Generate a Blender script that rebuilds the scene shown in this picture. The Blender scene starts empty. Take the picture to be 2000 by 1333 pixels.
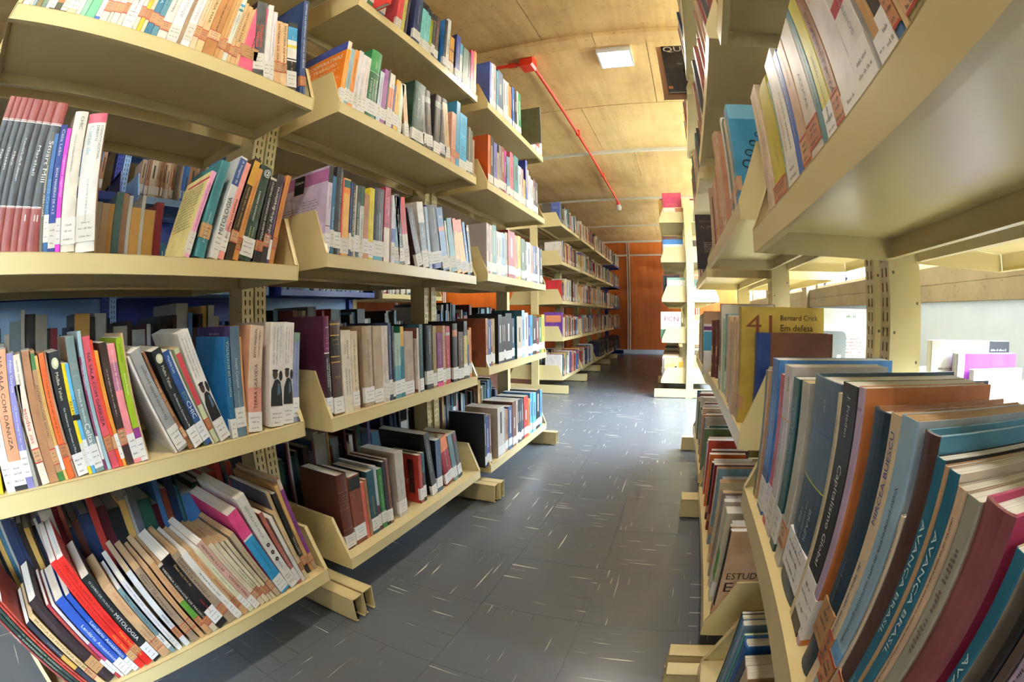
import bpy, math, random
from mathutils import Matrix, Vector
R_ = math.radians
C = bpy.context.scene.collection
SC = bpy.context.scene

# ------------------------------------------------------------------ camera (fisheye lens)
YAW, PITCH, ROLL, EYE = 21.3824, -3.3327, -0.6408, 0.8344
cam_data = bpy.data.cameras.new('camera')
cam_data.type = 'PANO'
cam_data.sensor_width = 36.0
cam_data.sensor_fit = 'HORIZONTAL'
cam_data.clip_start = 0.01
cam_data.clip_end = 200
try:
    cam_data.cycles.panorama_type = 'FISHEYE_EQUISOLID'
    cam_data.cycles.fisheye_lens = 860.02 / 2000 * 36.0
    cam_data.cycles.fisheye_fov = math.pi
except AttributeError:
    cam_data.panorama_type = 'FISHEYE_EQUISOLID'
    cam_data.fisheye_lens = 860.02 / 2000 * 36.0
    cam_data.fisheye_fov = math.pi
cam = bpy.data.objects.new('camera', cam_data)
C.objects.link(cam)
_y, _p, _r = R_(YAW), R_(PITCH), R_(ROLL)
fw = Vector((-math.sin(_y) * math.cos(_p), math.cos(_y) * math.cos(_p), math.sin(_p)))
rt = Vector((math.cos(_y), math.sin(_y), 0.0))
up = rt.cross(fw)
rt, up = rt * math.cos(_r) + up * math.sin(_r), up * math.cos(_r) - rt * math.sin(_r)
cam.matrix_world = Matrix(((rt.x, up.x, -fw.x, 0), (rt.y, up.y, -fw.y, 0), (rt.z, up.z, -fw.z, EYE), (0, 0, 0, 1)))
SC.camera = cam

# ------------------------------------------------------------------ world, daylight, exposure
world = bpy.data.worlds.new('sky')
SC.world = world
world.use_nodes = True
bgn = world.node_tree.nodes['Background']
bgn.inputs[0].default_value = (0.70, 0.85, 1.0, 1)
bgn.inputs[1].default_value = 84.0
SC.view_settings.view_transform = 'Standard'
SC.view_settings.look = 'None'
SC.view_settings.gamma = 1.0
SC.view_settings.use_curve_mapping = False
SC.view_settings.exposure = 0.44
SC.cycles.max_bounces = 5
SC.cycles.diffuse_bounces = 4
SC.cycles.adaptive_min_samples = 16
SC.cycles.glossy_bounces = 3
SC.cycles.use_adaptive_sampling = True
SC.cycles.adaptive_threshold = 0.12
SC.cycles.sample_clamp_indirect = 8
SC.cycles.use_denoising = True

ROOM = dict(x0=-8.6, x1=1.45, y0=-4.0, y1=9.63, h=2.47)

def area(name, loc, rot, sx, sy, power, col=(1, 1, 1), portal=False):
    d = bpy.data.lights.new(name, 'AREA')
    d.shape = 'RECTANGLE'
    d.size, d.size_y = sx, sy
    d.energy = power
    d.color = col
    if portal:
        d.cycles.is_portal = True
    o = bpy.data.objects.new(name, d)
    o.location = loc
    o.rotation_euler = rot
    C.objects.link(o)
    return o

# daylight entering through the window band of the right wall 
area('window_daylight', (ROOM['x1'] + .16, 3.0, 1.72), (0, R_(90), 0), 1.1, 13.0, 0, portal=True)

# ------------------------------------------------------------------ materials
def lin(c):
    c = c / 255.0
    return c / 12.92 if c <= 0.04045 else ((c + 0.055) / 1.055) ** 2.4
def rgb(hx):
    return (lin(int(hx[0:2], 16)), lin(int(hx[2:4], 16)), lin(int(hx[4:6], 16)), 1.0)
MATS = {}
def newmat(name):
    m = bpy.data.materials.new(name)
    m.use_nodes = True
    nt = m.node_tree
    return m, nt, nt.nodes['Principled BSDF']
def node(nt, t, **kw):
    n = nt.nodes.new(t)
    for k, v in kw.items():
        setattr(n, k, v)
    return n
def coords(nt, scale=(1, 1, 1), kind='Object', rot=(0, 0, 0), loc=(0, 0, 0), rand=False):
    tc = node(nt, 'ShaderNodeTexCoord')
    mp = node(nt, 'ShaderNodeMapping')
    mp.inputs['Scale'].default_value = scale
    mp.inputs['Rotation'].default_value = rot
    mp.inputs['Location'].default_value = loc
    nt.links.new(tc.outputs[kind], mp.inputs[0])
    if rand:
        oi = node(nt, 'ShaderNodeObjectInfo')
        mu = node(nt, 'ShaderNodeMath', operation='MULTIPLY')
        mu.inputs[1].default_value = 57.0
        nt.links.new(oi.outputs['Random'], mu.inputs[0])
        nt.links.new(mu.outputs[0], mp.inputs['Location'])
    return mp.outputs[0]
def noise(nt, vec, scale, detail=4, rough=.55):
    n = node(nt, 'ShaderNodeTexNoise')
    n.inputs['Scale'].default_value = scale
    n.inputs['Detail'].default_value = detail
    n.inputs['Roughness'].default_value = rough
    nt.links.new(vec, n.inputs['Vector'])
    return n.outputs['Fac']
def ramp(nt, fac, stops):
    r = node(nt, 'ShaderNodeValToRGB')
    e = r.color_ramp.elements
    while len(e) < len(stops):
        e.new(.5)
    for el, (p, c) in zip(e, stops):
        el.position = p
        el.color = c
    nt.links.new(fac, r.inputs[0])
    return r.outputs[0]
def mix(nt, fac, a, b, mode='MIX'):
    n = node(nt, 'ShaderNodeMix', data_type='RGBA', blend_type=mode)
    if isinstance(fac, (int, float)):
        n.inputs['Factor'].default_value = fac
    else:
        nt.links.new(fac, n.inputs['Factor'])
    for sock, v in ((n.inputs[6], a), (n.inputs[7], b)):
        if isinstance(v, tuple):
            sock.default_value = v
        else:
            nt.links.new(v, sock)
    return n.outputs[2]
def bump(nt, bs, h, strength=.3, dist=.01):
    b = node(nt, 'ShaderNodeBump')
    b.inputs['Strength'].default_value = strength
    b.inputs['Distance'].default_value = dist
    nt.links.new(h, b.inputs['Height'])
    nt.links.new(b.outputs[0], bs.inputs['Normal'])

def cover_mat(hx, rough=.42):
    """printed card or cloth cover: plain ink colour with faint rubbing wear"""
    k = 'cover_' + hx
    if k not in MATS:
        m, nt, bs = newmat(k)
        v = coords(nt, (1, 1, 1), rand=True)
        f = noise(nt, v, 26, 3)
        c = tuple(x * .86 for x in rgb(hx)[:3]) + (1,)
        lo = tuple(x * .86 for x in c[:3]) + (1,)
        hi = tuple(min(1, x * 1.06 + .012) for x in c[:3]) + (1,)
        nt.links.new(ramp(nt, f, [(.3, lo), (.62, hi)]), bs.inputs['Base Color'])
        bs.inputs['Roughness'].default_value = rough
        MATS[k] = m
    return MATS[k]
def ink_mat(hx):
    k = 'ink_' + hx
    if k not in MATS:
        m, nt, bs = newmat(k)
        bs.inputs['Base Color'].default_value = tuple(x * .88 for x in rgb(hx)[:3]) + (1,)
        bs.inputs['Roughness'].default_value = .5
        MATS[k] = m
    return MATS[k]
def paper_mat(hx):
    k = 'paper_' + hx
    if k not in MATS:
        m, nt, bs = newmat(k)
        v = coords(nt, (6, 900, 6), rand=True)
        f = noise(nt, v, 1.0, 2)
        c = rgb(hx)
        lo = tuple(x * .66 for x in c[:3]) + (1,)
        nt.links.new(ramp(nt, f, [(.35, lo), (.6, c)]), bs.inputs['Base Color'])
        bs.inputs['Roughness'].default_value = .85
        MATS[k] = m
    return MATS[k]
def paint_mat(name, hx, rough=.33):
    if name not in MATS:
        m, nt, bs = newmat(name)
        v = coords(nt, (1, 1, 1))
        f = noise(nt, v, 3.0, 4)
        c = rgb(hx)
        base = ramp(nt, f, [(.3, tuple(x * .93 for x in c[:3]) + (1,)), (.7, c)])
        f2 = noise(nt, coords(nt, (1, 1, 1), loc=(3, 1, 7)), 60.0, 2)
        chip = ramp(nt, f2, [(.76, (0, 0, 0, 1)), (.78, (1, 1, 1, 1))])
        nt.links.new(mix(nt, chip, base, tuple(x * .35 for x in c[:3]) + (1,)), bs.inputs['Base Color'])
        bs.inputs['Roughness'].default_value = rough
        bs.inputs['Specular IOR Level'].default_value = .5
        MATS[name] = m
    return MATS[name]
def plain_mat(name, hx, rough=.5, metal=0.0, emit=0.0):
    if name not in MATS:
        m, nt, bs = newmat(name)
        c = rgb(hx)
        v = coords(nt, (1, 1, 1))
        f = noise(nt, v, 8.0, 3)
        nt.links.new(ramp(nt, f, [(.3, tuple(x * .92 for x in c[:3]) + (1,)), (.7, c)]), bs.inputs['Base Color'])
        bs.inputs['Roughness'].default_value = rough
        bs.inputs['Metallic'].default_value = metal
        if emit:
            bs.inputs['Emission Color'].default_value = c
            bs.inputs['Emission Strength'].default_value = emit
        MATS[name] = m
    return MATS[name]
CREAM = paint_mat('cream_steel_paint', 'd2c08e')
BLUEP = paint_mat('blue_steel_paint', '2a3a86')
LBLUE = paint_mat('pale_blue_steel_paint', '86a8d2')
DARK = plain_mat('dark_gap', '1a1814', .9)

def concrete_mat(name, a, b, c, boards=True):
    m, nt, bs = newmat(name)
    v = coords(nt, (1, 1, 1), kind='Object')
    f1 = noise(nt, v, 1.3, 6, .62)
    f2 = noise(nt, coords(nt, (7, .6, 1)), 2.2, 5, .6)
    base = ramp(nt, f1, [(.28, rgb(c)), (.5, rgb(b)), (.72, rgb(a))])
    streak = ramp(nt, f2, [(.35, (.72, .66, .58, 1)), (.6, (1, 1, 1, 1))])
    col = mix(nt, .55, base, streak, 'MULTIPLY')
    f3 = noise(nt, coords(nt, (1, 1, 1), loc=(5, 2, 1)), 38, 4, .7)
    pit = ramp(nt, f3, [(.30, (.45, .36, .26, 1)), (.40, (1, 1, 1, 1))])
    col = mix(nt, .7, col, pit, 'MULTIPLY')
    nt.links.new(col, bs.inputs['Base Color'])
    bs.inputs['Roughness'].default_value = .88
    bump(nt, bs, f3, .25, .004)
    return m
CONC = concrete_mat('board_formed_concrete', 'ecc68a', 'd8b072', 'bc945c')
CONCW = concrete_mat('grey_brown_concrete', '8e7f64', '7c6d52', '6a5c44')

def tile_mat(name, turned):
    m, nt, bs = newmat(name)
    s = (150, 5.0, 1) if turned else (5.0, 150, 1)
    f = noise(nt, coords(nt, s, rand=True), 1.0, 1.5, .4)
    white = ramp(nt, f, [(.705, (0, 0, 0, 1)), (.75, (1, 1, 1, 1))])
    f2 = noise(nt, coords(nt, (s[0] * .8, s[1] * .8, 1), loc=(9, 4, 2)), 1.0, 1.5, .4)
    dk = ramp(nt, f2, [(.27, (1, 1, 1, 1)), (.31, (0, 0, 0, 1))])
    base = rgb('64686d')
    col = mix(nt, dk, base, rgb('5c5a56'))
    col = mix(nt, white, col, rgb('d6d2c8'))
    nt.links.new(col, bs.inputs['Base Color'])
    bs.inputs['Roughness'].default_value = .27
    return m
TILE_A = tile_mat('vinyl_tile_streaked_across', False)
TILE_B = tile_mat('vinyl_tile_streaked_along', True)
def wood_mat():
    m, nt, bs = newmat('varnished_wood_panel')
    f = noise(nt, coords(nt, (1.1, 1.1, .55), rand=True), 1.5, 4, .6)
    g = noise(nt, coords(nt, (26, 26, 1.0), rand=True), 1.0, 5, .6)
    a = ramp(nt, f, [(.3, rgb('7c330c')), (.5, rgb('a04a12')), (.72, rgb('b65c1a'))])
    col = mix(nt, .3, a, ramp(nt, g, [(.3, rgb('6a280a')), (.7, rgb('bf6a22'))]))
    nt.links.new(col, bs.inputs['Base Color'])
    bs.inputs['Roughness'].default_value = .28
    return m
WOOD = wood_mat()
WHITEWALL = plain_mat('white_wall_paint', 'b2b9c2', .8)
TRIM = plain_mat('pale_aluminium_trim', 'c9c2b8', .45)
LITJOINT = plain_mat('pale_lit_joint', 'd6cdb8', .85)
REDP = paint_mat('red_pipe_paint', 'd8301c', .3)
WPLAST = plain_mat('white_plastic', 'e8e8e6', .4)
LED = plain_mat('led_diffuser', 'ffffff', .5, emit=9.0)
GREYM = plain_mat('grey_steel', '8a9298', .4)
GLASS, _nt, _bs = newmat('window_glass')
_tr = node(_nt, 'ShaderNodeBsdfTransparent')
_gl = node(_nt, 'ShaderNodeBsdfGlossy')
_gl.inputs['Roughness'].default_value = .03
_mx = node(_nt, 'ShaderNodeMixShader')
_mx.inputs[0].default_value = .06
_nt.links.new(_tr.outputs[0], _mx.inputs[1])
_nt.links.new(_gl.outputs[0], _mx.inputs[2])
_nt.links.new(_mx.outputs[0], _nt.nodes['Material Output'].inputs[0])

# ------------------------------------------------------------------ mesh helpers
class MB:
    """collects quads and polygons, then links them as ONE mesh object"""
    def __init__(self):
        self.v, self.f, self.m = [], [], []
    def quad(self, a, b, c, d, m=0):
        n = len(self.v)
        self.v += [a, b, c, d]
        self.f.append((n, n + 1, n + 2, n + 3))
        self.m.append(m)
    def poly(self, pts, m=0):
        n = len(self.v)
        self.v += list(pts)
        self.f.append(tuple(range(n, n + len(pts))))
        self.m.append(m)
    def box(self, x0, x1, y0, y1, z0, z1, m=0):
        n = len(self.v)
        self.v += [(x0, y0, z0), (x1, y0, z0), (x1, y1, z0), (x0, y1, z0), (x0, y0, z1), (x1, y0, z1), (x1, y1, z1), (x0, y1, z1)]
        for q in ((0, 3, 2, 1), (4, 5, 6, 7), (0, 1, 5, 4), (1, 2, 6, 5), (2, 3, 7, 6), (3, 0, 4, 7)):
            self.f.append(tuple(n + i for i in q))
            self.m.append(m)
    def prism(self, pts, axis, lo, hi, m=0):
        """polygon pts (2D) extruded along axis 'x','y' or 'z'"""
        def p3(p, t):
            return {'x': (t, p[0], p[1]), 'y': (p[0], t, p[1]), 'z': (p[0], p[1], t)}[axis]
        n, k = len(self.v), len(pts)
        self.v += [p3(p, lo) for p in pts] + [p3(p, hi) for p in pts]
        self.f.append(tuple(n + i for i in range(k)))
        self.f.append(tuple(n + k + i for i in reversed(range(k))))
        self.m += [m, m]
        for i in range(k):
            j = (i + 1) % k
            self.f.append((n + i, n + k + i, n + k + j, n + j))
            self.m.append(m)
    def tube(self, a, b, r, k=14, m=0):
        a, b = Vector(a), Vector(b)
        d = (b - a).normalized()
        s = d.orthogonal().normalized()
        t = d.cross(s)
        n = len(self.v)
        for p in (a, b):
            for i in range(k):
                q = p + s * (r * math.cos(2 * math.pi * i / k)) + t * (r * math.sin(2 * math.pi * i / k))
                self.v.append(tuple(q))
        for i in range(k):
            j = (i + 1) % k
            self.f.append((n + i, n + j, n + k + j, n + k + i))
            self.m.append(m)
        self.f.append(tuple(n + i for i in reversed(range(k))))
        self.f.append(tuple(n + k + i for i in range(k)))
        self.m += [m, m]
    def mesh(self, name, mats, fix=True):
        me = bpy.data.meshes.new(name)
        me.from_pydata(self.v, [], self.f)
        for mt in (mats if isinstance(mats, (list, tuple)) else [mats]):
            me.materials.append(mt)
        me.polygons.foreach_set('material_index', self.m)
        if fix:
            import bmesh
            bm = bmesh.new()
            bm.from_mesh(me)
            bmesh.ops.recalc_face_normals(bm, faces=bm.faces)
            bm.to_mesh(me)
            bm.free()
        me.update()
        return me
def link(name, me, parent=None, loc=None):
    o = bpy.data.objects.new(name, me)
    C.objects.link(o)
    if parent is not None:
        o.parent = parent
    if loc is not None:
        o.location = loc
    return o
def build(mb, name, mats, parent=None, loc=None, fix=True):
    return link(name, mb.mesh(name, mats, fix), parent, loc)
def tag(o, label=None, cat=None, group=None, kind=None):
    if label: o['label'] = label
    if cat: o['category'] = cat
    if group: o['group'] = group
    if kind: o['kind'] = kind
    return o
def empty(name, loc=(0, 0, 0), rot=(0, 0, 0)):
    o = bpy.data.objects.new(name, None)
    o.empty_display_size = .05
    o.location = loc
    o.rotation_euler = rot
    C.objects.link(o)
    return o
def smooth(o, ang=40):
    me = o.data
    me.polygons.foreach_set('use_smooth', [True] * len(me.polygons))
    try:
        me.set_sharp_from_angle(angle=R_(ang))
    except AttributeError:
        pass

# ------------------------------------------------------------------ measured books: bookcase, shelf, y, thickness, height, depth, lean, setback, colour, label, details
BOOKS = [
('L1',1,-0.132,0.0067,0.26,0.187,-24.0,0.012,'8d3d3c','n',{'t':[('Catalão','e8d8d0','d',0.6,0.8,0.6,0)]}),
('L1',1,-0.121,0.0094,0.26,0.177,-24.0,0.012,'23342c','n',{'t':[('A DINAMICA SOCIAL','b8c0a8','d',0.2,0.8,0.5,0)]}),
('L1',1,-0.1094,0.0095,0.26,0.178,-23.7,0.012,'26382f','n',{'t':[('A DINAMICA SOCIAL','b8c0a8','d',0.2,0.8,0.5,0)]}),
('L1',1,-0.0994,0.0067,0.26,0.167,-23.4,0.012,'b03028','n',{}),
('L1',1,-0.091,0.0068,0.26,0.175,-23.1,0.012,'a83a2c','n',{}),
('L1',1,-0.0784,0.0142,0.2,0.137,-22.2,0.012,'22283a','n',{'b':[(0.32,0.52,'c89838')]}),
('L1',1,-0.0605,0.0162,0.21,0.135,-21.1,0.012,'d8b888','t',{'t':[('MUSICA DE FEITIÇARIA NO BRASIL','4a3a28','d',0.15,0.95,0.5,0)]}),
('L1',1,-0.0331,0.0313,0.235,0.17,-20.1,0.012,'2e1c20','r0',{'hard':1}),
('L1',1,-0.0099,0.0089,0.2201,0.152,-19.2,0.012,'a83038','w',{}),
('L1',1,0.0007,0.0089,0.2165,0.15,-18.8,0.012,'e0d4dc','w',{'b':[(0.15,0.5,'c84880')]}),
('L1',1,0.0212,0.0269,0.2205,0.142,-18.2,0.012,'2450b4','W',{'t':[('Lendário Amazónico','eef2fa','d',0.2,0.68,0.5,0)]}),
('L1',1,0.0448,0.0145,0.2245,0.155,-17.6,0.012,'2450b4','W',{'t':[('Lendário Amazónico','eef2fa','d',0.2,0.68,0.6,0)]}),
('L1',1,0.0634,0.018,0.2951,0.2,-17.0,0.012,'e2261e','t',{'side':'e8504a','t':[('CARNAVAL & SAMBA EM EVOLUÇÃO','7a1a14','d',0.4,0.97,0.5,0),('Maria Apparecida','e8b83c','d',0.1,0.35,0.45,0)]}),
('L1',1,0.0849,0.02,0.298,0.2,-17.3,0.012,'e2261e','t',{'side':'e8504a','t':[('CARNAVAL & SAMBA EM EVOLUÇÃO','7a1a14','d',0.4,0.97,0.5,0),('Maria Apparecida','e8b83c','d',0.1,0.35,0.45,0)]}),
('L1',1,0.1099,0.0241,0.2468,0.167,-17.3,0.012,'1c2022','w',{'t':[('MITOLOGIA','eeeeee','d',0.28,0.6,0.55,0),('O LIVRO DE OURO DA','d8d8d4','d',0.62,0.95,0.25,0)]}),
('L1',1,0.1385,0.0263,0.2119,0.147,-17.2,0.012,'cfa67c','t',{'t':[('CIVILIZAÇÃO','5a4434','d',0.2,0.45,0.24,0.2),('E CULTURA','5a4434','d',0.22,0.42,0.24,-0.2),('DA CAMARA','c87850','d',0.6,0.9,0.24,0.1)]}),
('L1',1,0.1605,0.0124,0.1985,0.133,-16.9,0.012,'7f9aa0','w',{'t':[('NA CABECEIRA DA CAMA','3a4a50','d',0.2,0.9,0.45,0)]}),
('L1',1,0.1803,0.0148,0.2123,0.148,-16.8,0.012,'e6e6ea','w',{'t':[('SHERRY ARGOV  Por que os homens amam as mulheres','8a3a7a','d',0.2,0.95,0.34,0)]}),
('L1',1,0.2047,0.0156,0.2268,0.159,-16.5,0.012,'e4e6ea','t',{'t':[('RAMOS DA BAHIA','3a3a44','d',0.15,0.45,0.34,0)],'side':'2a6ab0'}),
('L1',1,0.2307,0.0193,0.2255,0.145,-17.4,0.012,'a58d75','t',{'t':[('gilberto freyre','3f342c','d',0.66,0.95,0.26,0.2),('TEMPO DE APRENDIZ','3f342c','d',0.4,0.95,0.28,-0.15)]}),
('L1',1,0.2526,0.0132,0.2206,0.142,-17.8,0.012,'cda070','t',{}),
('L1',1,0.2746,0.0166,0.2268,0.157,-18.4,0.012,'cc9c70','t',{'b':[(0.15,0.5,'5c9a34')]}),
('L1',1,0.2932,0.0166,0.2206,0.158,-19.5,0.012,'d6c8b0','t',{'b':[(0.18,0.97,'1e1c1a')],'t':[('VEDIBIA LEONOR DE MAGICO','eee6d8','d',0.2,0.95,0.3,0)]}),
('L1',1,0.3198,0.0305,0.2292,0.151,-20.5,0.012,'1b191c','w',{'t':[('Deus nos livre de','c8a870','d',0.6,0.88,0.2,0.2),('Cecile Pasteur','c83a30','d',0.22,0.42,0.22,0)]}),
('L1',1,0.3498,0.023,0.2328,0.157,-21.6,0.012,'a58d75','t',{'t':[('gilberto freyre','3f342c','d',0.66,0.95,0.26,0.2),('TEMPO DE APRENDIZ','3f342c','d',0.4,0.95,0.28,-0.15)]}),
('L1',1,0.3741,0.0198,0.2261,0.155,-22.7,0.012,'e4e0da','w',{}),
('L1',1,0.3952,0.017,0.2262,0.151,-23.5,0.012,'cfa070','t',{'t':[('LABIRINTO DA SOLIDAO','4a3828','u',0.22,0.6,0.4,0),('Octavio Paz','b86c40','u',0.65,0.95,0.36,0)]}),
('L1',1,0.4145,0.0161,0.2263,0.151,-24.2,0.012,'e0dcbc','w',{}),
('L1',1,0.435,0.0191,0.2417,0.161,-24.7,0.012,'d8a898','W',{'t':[('TERRA GRÁVIDA','2a2420','u',0.18,0.52,0.45,0),('BETTY MINDLIN','4a4038','u',0.6,0.96,0.3,0)]}),
('L1',1,0.4542,0.0139,0.228,0.153,-24.7,0.012,'dccdb0','t',{}),
('L1',1,0.4698,0.0126,0.2241,0.154,-24.7,0.012,'e2d6b4','t',{'t':[('HOMEM E ANIMAL','3c6a5c','u',0.2,0.6,0.4,0)]}),
('L1',1,0.4826,0.009,0.222,0.147,-24.1,0.012,'dfd2b2','t',{}),
('L1',1,0.494,0.0099,0.2218,0.149,-23.7,0.012,'d8caa8','t',{}),
('L1',1,0.5088,0.0155,0.2255,0.158,-22.2,0.012,'c6b294','t',{}),
('L1',1,0.5358,0.0318,0.2736,0.2,-20.7,0.012,'2f9ed6','w',{'b':[(0.72,1,'e24a8a'),(0.7,0.72,'eeeeee')],'side':'e0408a','t':[('UMA BREVE HISTÓRIA','1a5c8c','d',0.3,0.66,0.2,0.1)]}),
('L1',1,0.5691,0.0281,0.3026,0.2,-19.1,0.012,'e6e4e0','w',{'hard':0,'dots':1,'t':[('HISTÓRIA DA MODA','6a6a6a','d',0.58,0.9,0.3,0),('MARCELO','9a9a98','d',0.2,0.34,0.2,0)]}),
('L1',1,0.5912,0.0119,0.2433,0.156,-17.4,0.012,'b4695c','w',{'side':'9c3c34','t':[('D  UXE','e0c8c0','u',0.2,0.5,0.4,0)]}),
('L1',1,0.6046,0.012,0.2188,0.15,-15.8,0.012,'e6e2dc','n',{'t':[('~','4a4a4a','u',0.3,0.95,0.12,0.2)]}),
('L1',1,0.618,0.012,0.2228,0.156,-14.7,0.012,'dcc294','t',{}),
('L1',1,0.6308,0.0111,0.271,0.18,-13.7,0.035,'d2b88e','w',{'side':'747a94'}),
('L1',1,0.6437,0.0121,0.2634,0.173,-13.3,0.03,'26221f','t',{'t':[('& GESTUAL','e2d8c4','u',0.2,0.5,0.5,0)]}),
('L1',1,0.6571,0.0121,0.2811,0.198,-13.0,0.03,'d6a868','t',{'t':[('Miçangas','8a5a30','d',0.25,0.55,0.5,0)]}),
('L1',1,0.6705,0.0121,0.2946,0.194,-13.0,0.03,'d8bfae','t',{'b':[(0.2,0.9,'8a3a88')]}),
('L1',2,-0.0973,0.0288,0.2153,0.145,8.4,0.012,'e6c61e','n',{}),
('L1',2,-0.0636,0.0199,0.2212,0.144,0.0,0.012,'eeeeee','w',{'side':'4a3a78'}),
('L1',2,-0.0384,0.0293,0.2227,0.148,0.0,0.012,'e2a27c','w',{'b':[(0.0,0.14,'22262c')],'t':[('NA SALA COM DANUZA','3a2a26','d',0.3,0.95,0.36,0)]}),
('L1',2,-0.0148,0.0165,0.2149,0.151,0.0,0.012,'8f8ac6','w',{'t':[('Nina Garcia','e4e2f6','d',0.72,0.95,0.36,0),('O livro negro do estilo','dcd8f2','d',0.25,0.62,0.36,0)]}),
('L1',2,-0.0015,0.009,0.1659,0.125,0.0,0.012,'a8a89c','n',{}),
('L1',2,0.0076,0.0073,0.165,0.125,-5.7,0.012,'3f342c','n',{}),
('L1',2,0.0208,0.0177,0.2124,0.146,-6.1,0.012,'ecdcc8','t',{'b':[(0.76,0.96,'efe4d2')],'t':[('quando quando','3a342c','u',0.77,0.96,0.34,0),('ser esposa','c43c3c','u',0.33,0.6,0.5,0)]}),
('L1',2,0.0407,0.0206,0.217,0.14,-5.2,0.012,'ab7a55','n',{}),
('L1',2,0.0586,0.014,0.2163,0.151,-6.7,0.012,'b98d65','t',{'b':[(0,0.07,'3f7a3a'),(0.86,0.98,'4f7a45')],'t':[('ANTROPOLOGIA SOCIAL','5a3c28','d',0.35,0.75,0.4,0)]}),
('L1',2,0.07,0.0075,0.2084,0.139,-7.5,0.012,'e2b86a','w',{}),
('L1',2,0.0819,0.0149,0.2111,0.15,-7.1,0.012,'e8672b','t',{}),
('L1',2,0.093,0.0058,0.2134,0.153,-8.3,0.012,'b08a72','t',{}),
('L1',2,0.109,0.0235,0.2116,0.144,-7.4,0.012,'23282a','W',{'moon':1,'t':[('Malba Tahan','e8e4c8','d',0.62,0.84,0.36,0),('Os Números Governam o Mundo','eef0ee','d',0.16,0.56,0.36,0)]}),
('L1',2,0.1256,0.0081,0.1918,0.138,-7.2,0.012,'f0d21e','w',{'t':[('ELLEN','2a2a20','d',0.3,0.9,0.5,0)],'b':[(0.5,0.55,'20201a')]}),
('L1',2,0.1345,0.0084,0.1913,0.127,-7.6,0.012,'62b8e8','w',{'t':[('DISSEN','20303a','d',0.3,0.9,0.5,0)],'b':[(0.5,0.55,'20201a')]}),
('L1',2,0.1491,0.0194,0.2348,0.152,-7.5,0.012,'7f9494','w',{'side':'9c7458','t':[('Mitos e lendas','e6ecec','d',0.38,0.62,0.3,0),('Celtas','f0f4f4','d',0.2,0.37,0.6,0),('Charles Squire','dde6e6','h',0.7,0.74,0.14,0)],'b':[(0.76,0.81,'8a9494')]}),
('L1',2,0.1624,0.0046,0.1998,0.137,-6.3,0.012,'83355c','w',{'t':[('CELIA RIBEIRO','e8d8e0','d',0.7,0.95,0.6,0),('Etiqueta na Prática','c890a8','d',0.22,0.65,0.6,0)]}),
('L1',2,0.1707,0.0088,0.2427,0.156,-7.4,0.012,'a9c4ce','n',{'side':'b8d2dc'}),
('L1',2,0.1854,0.0172,0.2328,0.153,-7.6,0.012,'cf5062','t',{'t':[('NA SALA COM DANUZA','2c2024','d',0.33,0.88,0.42,0)]}),
('L1',2,0.1985,0.0075,0.2269,0.153,-8.5,0.012,'ea4a26','t',{}),
('L1',2,0.207,0.0082,0.2081,0.143,-8.6,0.012,'e59a3c','w',{}),
('L1',2,0.2202,0.0167,0.2208,0.144,-7.7,0.012,'3f2a24','t',{}),
('L1',2,0.2377,0.0168,0.2168,0.139,-7.6,0.012,'ee8f96','w',{'b':[(0.62,0.85,'b8728c')],'t':[('Os repentes da senhora','f6e4e6','d',0.62,0.95,0.4,0)]}),
('L1',2,0.2543,0.015,0.2272,0.161,-6.8,0.012,'9cb81e','W',{'b':[(0,0.28,'8c2c86')],'t':[('Julia Stepp','5a6a14','d',0.8,0.95,0.36,0),('Aparto Revista','eef2c8','d',0.55,0.72,0.36,0)]}),
('L1',2,0.264,0.0045,0.2348,0.156,-7.2,0.012,'c8a87e','n',{}),
('L1',2,0.3315,0.006,0.208,0.149,-24.0,0.012,'e4dcd4','n',{'side':'ddd4cc','ft':[('~','8a847c',0.2,0.6,0.7,0.5)]}),
('L1',2,0.3497,0.0261,0.215,0.153,-23.9,0.012,'9c9c9a','w',{'t':[('Os ranchos pedem passagem','2c2c2c','u',0.32,0.85,0.42,0)],'side':'e8e0d6'}),
('L1',2,0.3702,0.0101,0.2148,0.144,-25.0,0.012,'8a5a38','t',{'t':[('INDIOS DO BRASIL','d8b088','u',0.3,0.8,0.4,0)]}),
('L1',2,0.3901,0.0236,0.2113,0.143,-22.2,0.012,'23282a','W',{'moon':1,'t':[('Malba Tahan','e8e4c8','d',0.62,0.84,0.36,0),('Os Números Governam o Mundo','eef0ee','d',0.16,0.56,0.36,0)]}),
('L1',2,0.4149,0.0171,0.2086,0.142,-23.1,0.012,'2c5390','w',{'t':[('Matilda Lee','dde6f2','d',0.78,0.95,0.34,0),('ECO','7fae5c','d',0.48,0.58,0.55,0),('CHIC','eef2f8','d',0.3,0.48,0.55,0)],'side':'78a83a'}),
('L1',2,0.4276,0.005,0.21,0.145,-23.7,0.012,'e6e0d6','n',{}),
('L1',2,0.4374,0.0118,0.2116,0.146,-21.8,0.012,'cfd8ae','t',{'b':[(0.42,0.95,'cf4650')]}),
('L1',2,0.4608,0.0284,0.2404,0.165,-20.7,0.012,'ece6e0','W',{'fig':1,'t':[('Coletânea de estudos e registros','5a5450','d',0.6,0.95,0.16,0),('do folclore capixaba 1944-1982','5a5450','d',0.6,0.95,0.16,-0.25),('Guilherme Santos Neves','8fb8d4','d',0.66,0.97,0.15,0.28)]}),
('L1',2,0.487,0.0143,0.2131,0.147,0.0,0.012,'1f6a96','W',{'side':'1f78b8','t':[('PONTOS DE ESTATÍSTICA','c4d8d4','u',0.42,0.96,0.55,0)]}),
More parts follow.
